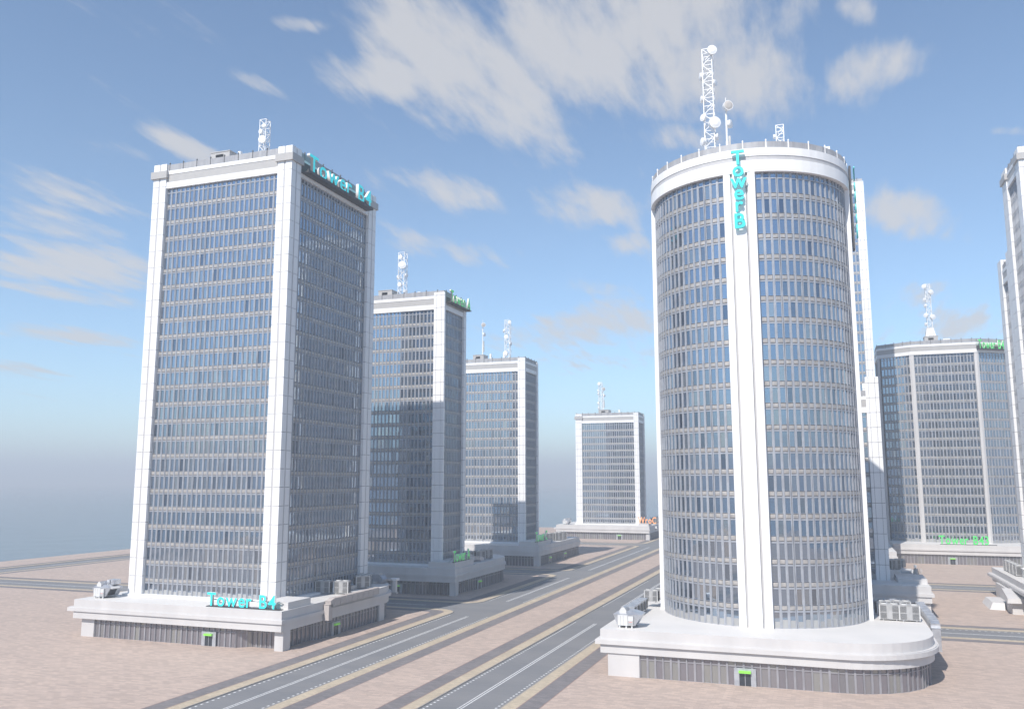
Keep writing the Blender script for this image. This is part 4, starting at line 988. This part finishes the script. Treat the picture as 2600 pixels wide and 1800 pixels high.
def math_(op, a, b=None, c=None, clamp=False):
    n = nn_('ShaderNodeMath', operation=op); n.use_clamp = clamp
    for i, q in enumerate((a, b, c)):
        if q is None: continue
        if isinstance(q, (int, float)): n.inputs[i].default_value = q
        else: lk(q, n.inputs[i])
    return n.outputs[0]
# cloud layer: the view direction projected on a high flat layer
zz = math_('ADD', math_('MAXIMUM', sep.outputs[2], 0.0), 0.10)
px = math_('DIVIDE', sep.outputs[0], zz); py = math_('DIVIDE', sep.outputs[1], zz)
cmb = nn_('ShaderNodeCombineXYZ'); lk(px, cmb.inputs[0]); lk(py, cmb.inputs[1])
mpc = nn_('ShaderNodeMapping'); mpc.inputs['Rotation'].default_value = (0, 0, R(-8)); mpc.inputs['Scale'].default_value = (1.5, .42, 1); lk(cmb.outputs[0], mpc.inputs[0])
n1 = nn_('ShaderNodeTexNoise'); n1.inputs['Scale'].default_value = 2.1; n1.inputs['Detail'].default_value = 12; n1.inputs['Roughness'].default_value = .6; n1.inputs['Distortion'].default_value = .5
lk(mpc.outputs[0], n1.inputs['Vector'])
n2 = nn_('ShaderNodeTexNoise'); n2.inputs['Scale'].default_value = 9; n2.inputs['Detail'].default_value = 8; n2.inputs['Roughness'].default_value = .6
lk(mpc.outputs[0], n2.inputs['Vector'])
def ddir(u, v):
    d = fw + rt * (u - 1300) / F_PX - up * (v - 900) / F_PX; d = d / np.linalg.norm(d); return d
acc = None
def dot_(vec):
    n = nn_('ShaderNodeVectorMath', operation='DOT_PRODUCT'); lk(tc_.outputs['Generated'], n.inputs[0]); n.inputs[1].default_value = tuple(vec); return n.outputs['Value']
# banks of cloud: directions of their two ends in the sky, half width as an angle
for (u0, v0, u1, v1, hw, amp) in CLOUDS:
    a = ddir(u0, v0); b = ddir(u1, v1); c = (a + b) / 2; c /= np.linalg.norm(c); ln = np.linalg.norm(b - a) / 2; ax = (b - a) / (2 * ln); bx = np.cross(c, ax)
    s_ = math_('DIVIDE', math_('SUBTRACT', dot_(ax), float(ax.dot(c))), float(ln)); t_ = math_('DIVIDE', dot_(bx), hw / F_PX)
    le = math_('SQRT', math_('ADD', math_('MULTIPLY', s_, s_), math_('MULTIPLY', t_, t_)))
    k = nn_('ShaderNodeMapRange', interpolation_type='SMOOTHSTEP'); k.inputs['From Min'].default_value = 0.15; k.inputs['From Max'].default_value = 1.6; k.inputs['To Min'].default_value = amp; k.inputs['To Max'].default_value = 0
    lk(le, k.inputs['Value'])
    acc = k.outputs[0] if acc is None else math_('MAXIMUM', acc, k.outputs[0])
dens = math_('ADD', math_('ADD', math_('MULTIPLY', math_('SUBTRACT', n1.outputs['Fac'], .5), 1.9), math_('MULTIPLY', math_('SUBTRACT', n2.outputs['Fac'], .5), 1.7)), math_('SUBTRACT', acc, CLOUD_T))
fac = nn_('ShaderNodeMapRange', interpolation_type='SMOOTHSTEP'); fac.inputs['From Min'].default_value = -0.05; fac.inputs['From Max'].default_value = .75; fac.inputs['To Max'].default_value = .82
lk(dens, fac.inputs['Value'])
up_ = nn_('ShaderNodeMapRange'); up_.inputs['From Min'].default_value = 0.02; up_.inputs['From Max'].default_value = .10; lk(sep.outputs[2], up_.inputs['Value'])
cf = math_('MULTIPLY', fac.outputs[0], up_.outputs[0])
grad = nn_('ShaderNodeValToRGB'); lk(sep.outputs[2], grad.inputs['Fac']); ge2 = grad.color_ramp.elements
ge2[0].position = 0.0; ge2[0].color = (*SKY_LOW, 1); ge2[1].position = .32; ge2[1].color = (*SKY_TINT, 1)
tint = nn_('ShaderNodeMix', data_type='RGBA', blend_type='MULTIPLY'); tint.inputs[0].default_value = 1.0; lk(grad.outputs['Color'], tint.inputs[7]); lk(sky.outputs[0], tint.inputs[6])
mixc = nn_('ShaderNodeMix', data_type='RGBA'); lk(cf, mixc.inputs[0]); lk(tint.outputs[2], mixc.inputs[6]); mixc.inputs[7].default_value = tuple(c / SKY_S for c in CLOUD_C) + (1,)
lk(mixc.outputs[2], bg.inputs['Color']); lk(bg.outputs[0], out.inputs['Surface'])
if HAZE:
    hb = MB(); hb.box(-26500, 26500, -26500, 26500, -3.5, 186, 'white')
    ho = hb.build('haze'); ho['kind'] = 'stuff'; ho.data.materials.clear()
    hm = bpy.data.materials.new('haze_air'); hm.use_nodes = True
    for n in list(hm.node_tree.nodes):
        if n.type == 'BSDF_PRINCIPLED': hm.node_tree.nodes.remove(n)
    pv = hm.node_tree.nodes.new('ShaderNodeVolumePrincipled'); pv.inputs['Color'].default_value = (*HAZE_C, 1); pv.inputs['Density'].default_value = HAZE; pv.inputs['Anisotropy'].default_value = .0
    hm.node_tree.links.new(pv.outputs[0], hm.node_tree.nodes['Material Output'].inputs['Volume']); ho.data.materials.append(hm)
SC.view_settings.view_transform = 'Standard'; SC.view_settings.look = 'None'; SC.view_settings.gamma = 1.0; SC.view_settings.exposure = EXPO
SC.cycles.max_bounces = 6; SC.cycles.diffuse_bounces = 3; SC.cycles.glossy_bounces = 3; SC.cycles.volume_bounces = 0; SC.cycles.use_denoising = True
